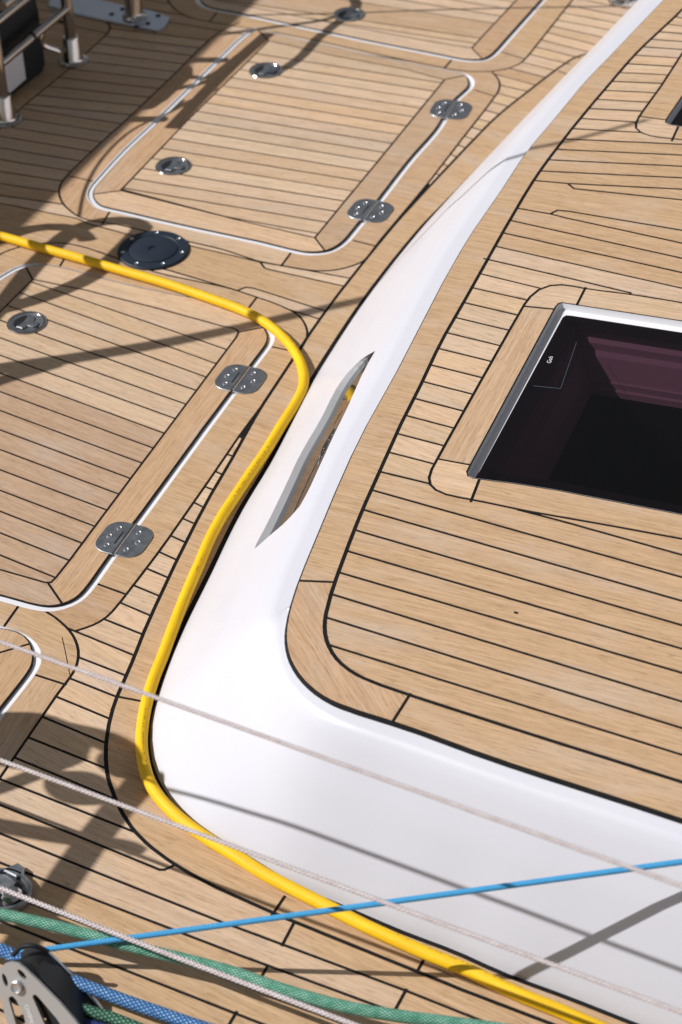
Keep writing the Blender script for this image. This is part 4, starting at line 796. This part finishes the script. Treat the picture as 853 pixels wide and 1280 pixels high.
mb.build('shackle', M['steel'], gr)
bag = thing('gear_bag', 'black canvas gear bag with a white label behind the rail at top left', 'bag', (P1.x-.14, (P1.y+P2.y)/2, 0))
cx, cy = P1.x-.105, (P1.y+P2.y)/2-.02
mb = MB(); n_ = 10; ring = []
def rrect(w_, h_, r_):
    q = []
    for (sx_, sy_, a0) in ((1, 1, 0), (-1, 1, 90), (-1, -1, 180), (1, -1, 270)):
        for i in range(6): a = rad(a0+i*18); q.append((sx_*(w_-r_)+r_*math.cos(a), sy_*(h_-r_)+r_*math.sin(a)))
    return q
base_q = rrect(.06, .135, .03)
vs_, fs = [], []; n_ = len(base_q)
levels = [(0, .9), (.02, 1.0), (.15, 1.04), (.27, .98), (.33, .85), (.36, .5)]
for z_, s_ in levels: vs_ += [(cx+x*s_+.006*math.sin(9*y+14*z_), cy+y*s_, z_+.006*math.sin(20*x+31*y)) for x, y in base_q]
for j in range(len(levels)-1):
    for i in range(n_): fs.append((j*n_+i, j*n_+(i+1) % n_, (j+1)*n_+(i+1) % n_, (j+1)*n_+i))
fs += [tuple(range(n_))[::-1], tuple((len(levels)-1)*n_+i for i in range(n_))]
mesh_obj('bag_body', vs_, fs, M['bag'], bag, smooth=True)
lx = cx+.064
mb = MB(); mb.prism([(-.075, .02), (.055, .02), (.055, .105), (-.075, .105)], 0, .002, lambda p: Vector((lx+p.z, cy-.03+p.x, p.y))); mb.build('label_patch', M['label_white'], bag, smooth=False)
for i in range(3):
    yy = cy-.09+i*.08
    mb = MB(); mb.tube(spline([(lx, yy, .20), (lx+.012, yy+.01, .24), (lx+.01, yy+.03, .27), (lx, yy+.05, .23), (lx+.008, yy+.02, .20)], .008), .006, 8); mb.build('strap', M['black'], bag)

# aluminium pad with a stub post at the top left
pp = thing('mast_foot', 'grey metal foot plate with a dark stub post at the top left edge', 'mast foot', (*STUB, 0))
q = [(p[0], p[1]) for p in PADPLATE]
mb = MB(); mb.prism(q, .0, .009, None, .002); mb.build('foot_plate', M['alu'], pp)
mb = MB(); mb.lathe([(.030, .008), (.030, .014), (.0235, .019), (.0215, .024), (.0205, .15)], (*STUB, 0), 36); mb.build('stub_post', M['steel'], pp)
for dx, dy in ((.050, .028), (.046, -.018), (-.05, .03), (-.062, -.004), (.028, -.045)):
    mb = MB(); mb.lathe([(.007, .0085), (.007, .0105), (.003, .0108)], (STUB[0]+dx, STUB[1]+dy, 0), 6); mb.build('bolt', M['dark_metal'], pp)

# fitting and coil at the top edge
cl = thing('deck_fitting', 'small shiny stainless fitting at the top right edge, left of the white coachroof', 'fitting', (*CLEAT, 0))
mb = MB(); mb.lathe([(.032, 0), (.032, .006), (.028, .012), (.018, .014), (.016, .03), (.022, .036), (.020, .044), (.006, .048)], (*CLEAT, 0), 36, 1.15, .9); mb.build('base', M['steel'], cl)
for dx in (-.018, .018):
    mb = MB(); mb.lathe([(.006, .01), (.006, .016), (.002, .018)], (CLEAT[0]+dx, CLEAT[1]-.022, 0), 14); mb.build('bolt', M['screw'], cl)
co = []
for i in range(130):
    a = i*.29; k = i//22
    co.append((COIL[0]+(.036+.0025*k)*math.cos(a), COIL[1]+(.030+.0025*k)*math.sin(a), .009+.0045*(i/22)))
tag(rope('rope_coil', co, .0068, M['rope_sky'], .012, 10), 'coil of bright blue rope at the top right edge beside the white coachroof', 'rope coil')

# ================================================================== unseen casters added left of the view, shaped to throw shadows on the teak
def rail(name, parts, label, cat, material='steel'):  # unseen tubes, shaped so that their shadows fall in bands
    p0 = Vector(parts[0][0][0]); h = thing(name, label, cat, tuple(p0))
    for pts, r, nm in parts:
        p = spline(pts, .03) if len(pts) > 2 else [Vector(q) for q in pts]
        rr = [r[0]+(r[1]-r[0])*i/(len(p)-1) for i in range(len(p))] if isinstance(r, tuple) else r
        mb = MB(); mb.tube(p, rr, 12); mb.build(nm, M[material], h)
    return h
rail('hoop_caster', [(LOOP, .0160, 'hoop'), (LOOP2, .0140, 'hoop')], 'unseen bent steel hoops, added left of the hatch to cast its shadow bands', 'railing')
pl = [Vector(p) for p in POLE]
rail('pole_caster', [(pl, (.020, .010), 'shaft'), (POLE_ARM, .013, 'arm')], 'slanting spar added unseen left of the hatch to cast a shadow band', 'caster')
tag(rope('stay', STAY, .0048, M['dull_steel'], n=10), 'wire stay added unseen high over the coachroof to cast its thin shadow', 'stay')
rail('tripod_caster', [(TUBE_A, .0185, 'leg'), (TUBE_B, .014, 'leg'), (TUBE_C, .012, 'leg'), (TUBE_D, .011, 'leg')], 'unseen bent tubes left of the pulley block, added to cast shadows', 'railing')
hb = thing('hanging_block', 'rope block hanging from the highest pink line, unseen, shaped for its shadow', 'pulley', tuple(CLIP[0]))
mb = MB(); mb.tube(CLIP, .012, 12); mb.build('swivel', M['steel'], hb)
for p, rr in zip(BLOBS, (.060, .034, .030)):
    mb = MB(); mb.lathe([(.001, -rr*.8), (rr*.6, -rr*.65), (rr, -rr*.2), (rr, rr*.2), (rr*.6, rr*.65), (.001, rr*.8)], p, 24, 1.5, .95); mb.build('sheave_shell', M['black'], hb)
rail('tube_caster', [(TUBE_E, .0095, 'tube'), (TUBE_F, .012, 'tube'), (TUBE_G, .0095, 'tube'), (TUBE_H, .0075, 'tube'), (TUBE_I, .0055, 'tube')], 'unseen curved tubes added above the top left deck to cast shadows', 'railing')
tag(rope('stay', ROD_T, .0062, M['dull_steel'], n=10), 'lower of two wires over the far hatch, unseen, added for its shadow', 'stay')
tag(rope('stay', ROD_T2, .0036, M['dull_steel'], n=10), 'upper thin wire over the far hatch, unseen, added for its shadow', 'stay')
tag(rope('line_caster', LINE_J, .003, M['rope_pink'], n=8), 'slack line over the left edge of the far hatch, unseen, added for its shadow', 'rope')
s0, s1 = Vector(SCREEN[0]), Vector(SCREEN[1])
scr = thing('shade_screen', 'grey canvas screen on posts, added unseen left of the deck to shade it', 'screen', (s0.x, s0.y, 0))  # invented screen, put there to shade the top left of the deck
d = (s1-s0); n_ = 16; vs_, fs = [], []
for i in range(n_+1):
    p = s0+d*(i/n_)
    for z_ in (0.02, .35, .7, p.z):
        vs_ += [(p.x-.012*math.sin(i*1.3)*(z_ < p.z-.01), p.y, z_), (p.x-.012*math.sin(i*1.3)*(z_ < p.z-.01)-.006, p.y, z_)]
for i in range(n_):
    for j in range(3):
        for s_ in (0, 1):
            a = i*8+j*2+s_; fs.append((a, a+8, a+10, a+2))
mesh_obj('canvas', vs_, fs, M['canvas'], scr, smooth=True)
for i in range(0, n_+1, 4):
    p = s0+d*(i/n_); mb = MB(); mb.tube([(p.x-.03, p.y, 0), (p.x-.03, p.y, p.z-.004)], .011, 12); mb.build('post', M['steel'], scr)

# the hull below: closes the deck off beyond what the photograph shows
mesh_obj('hull', [(-5, -5, -.06), (6, -5, -.06), (6, 5, -.06), (-5, 5, -.06)], [(0, 1, 2, 3)], M['hull'])['kind'] = 'structure'
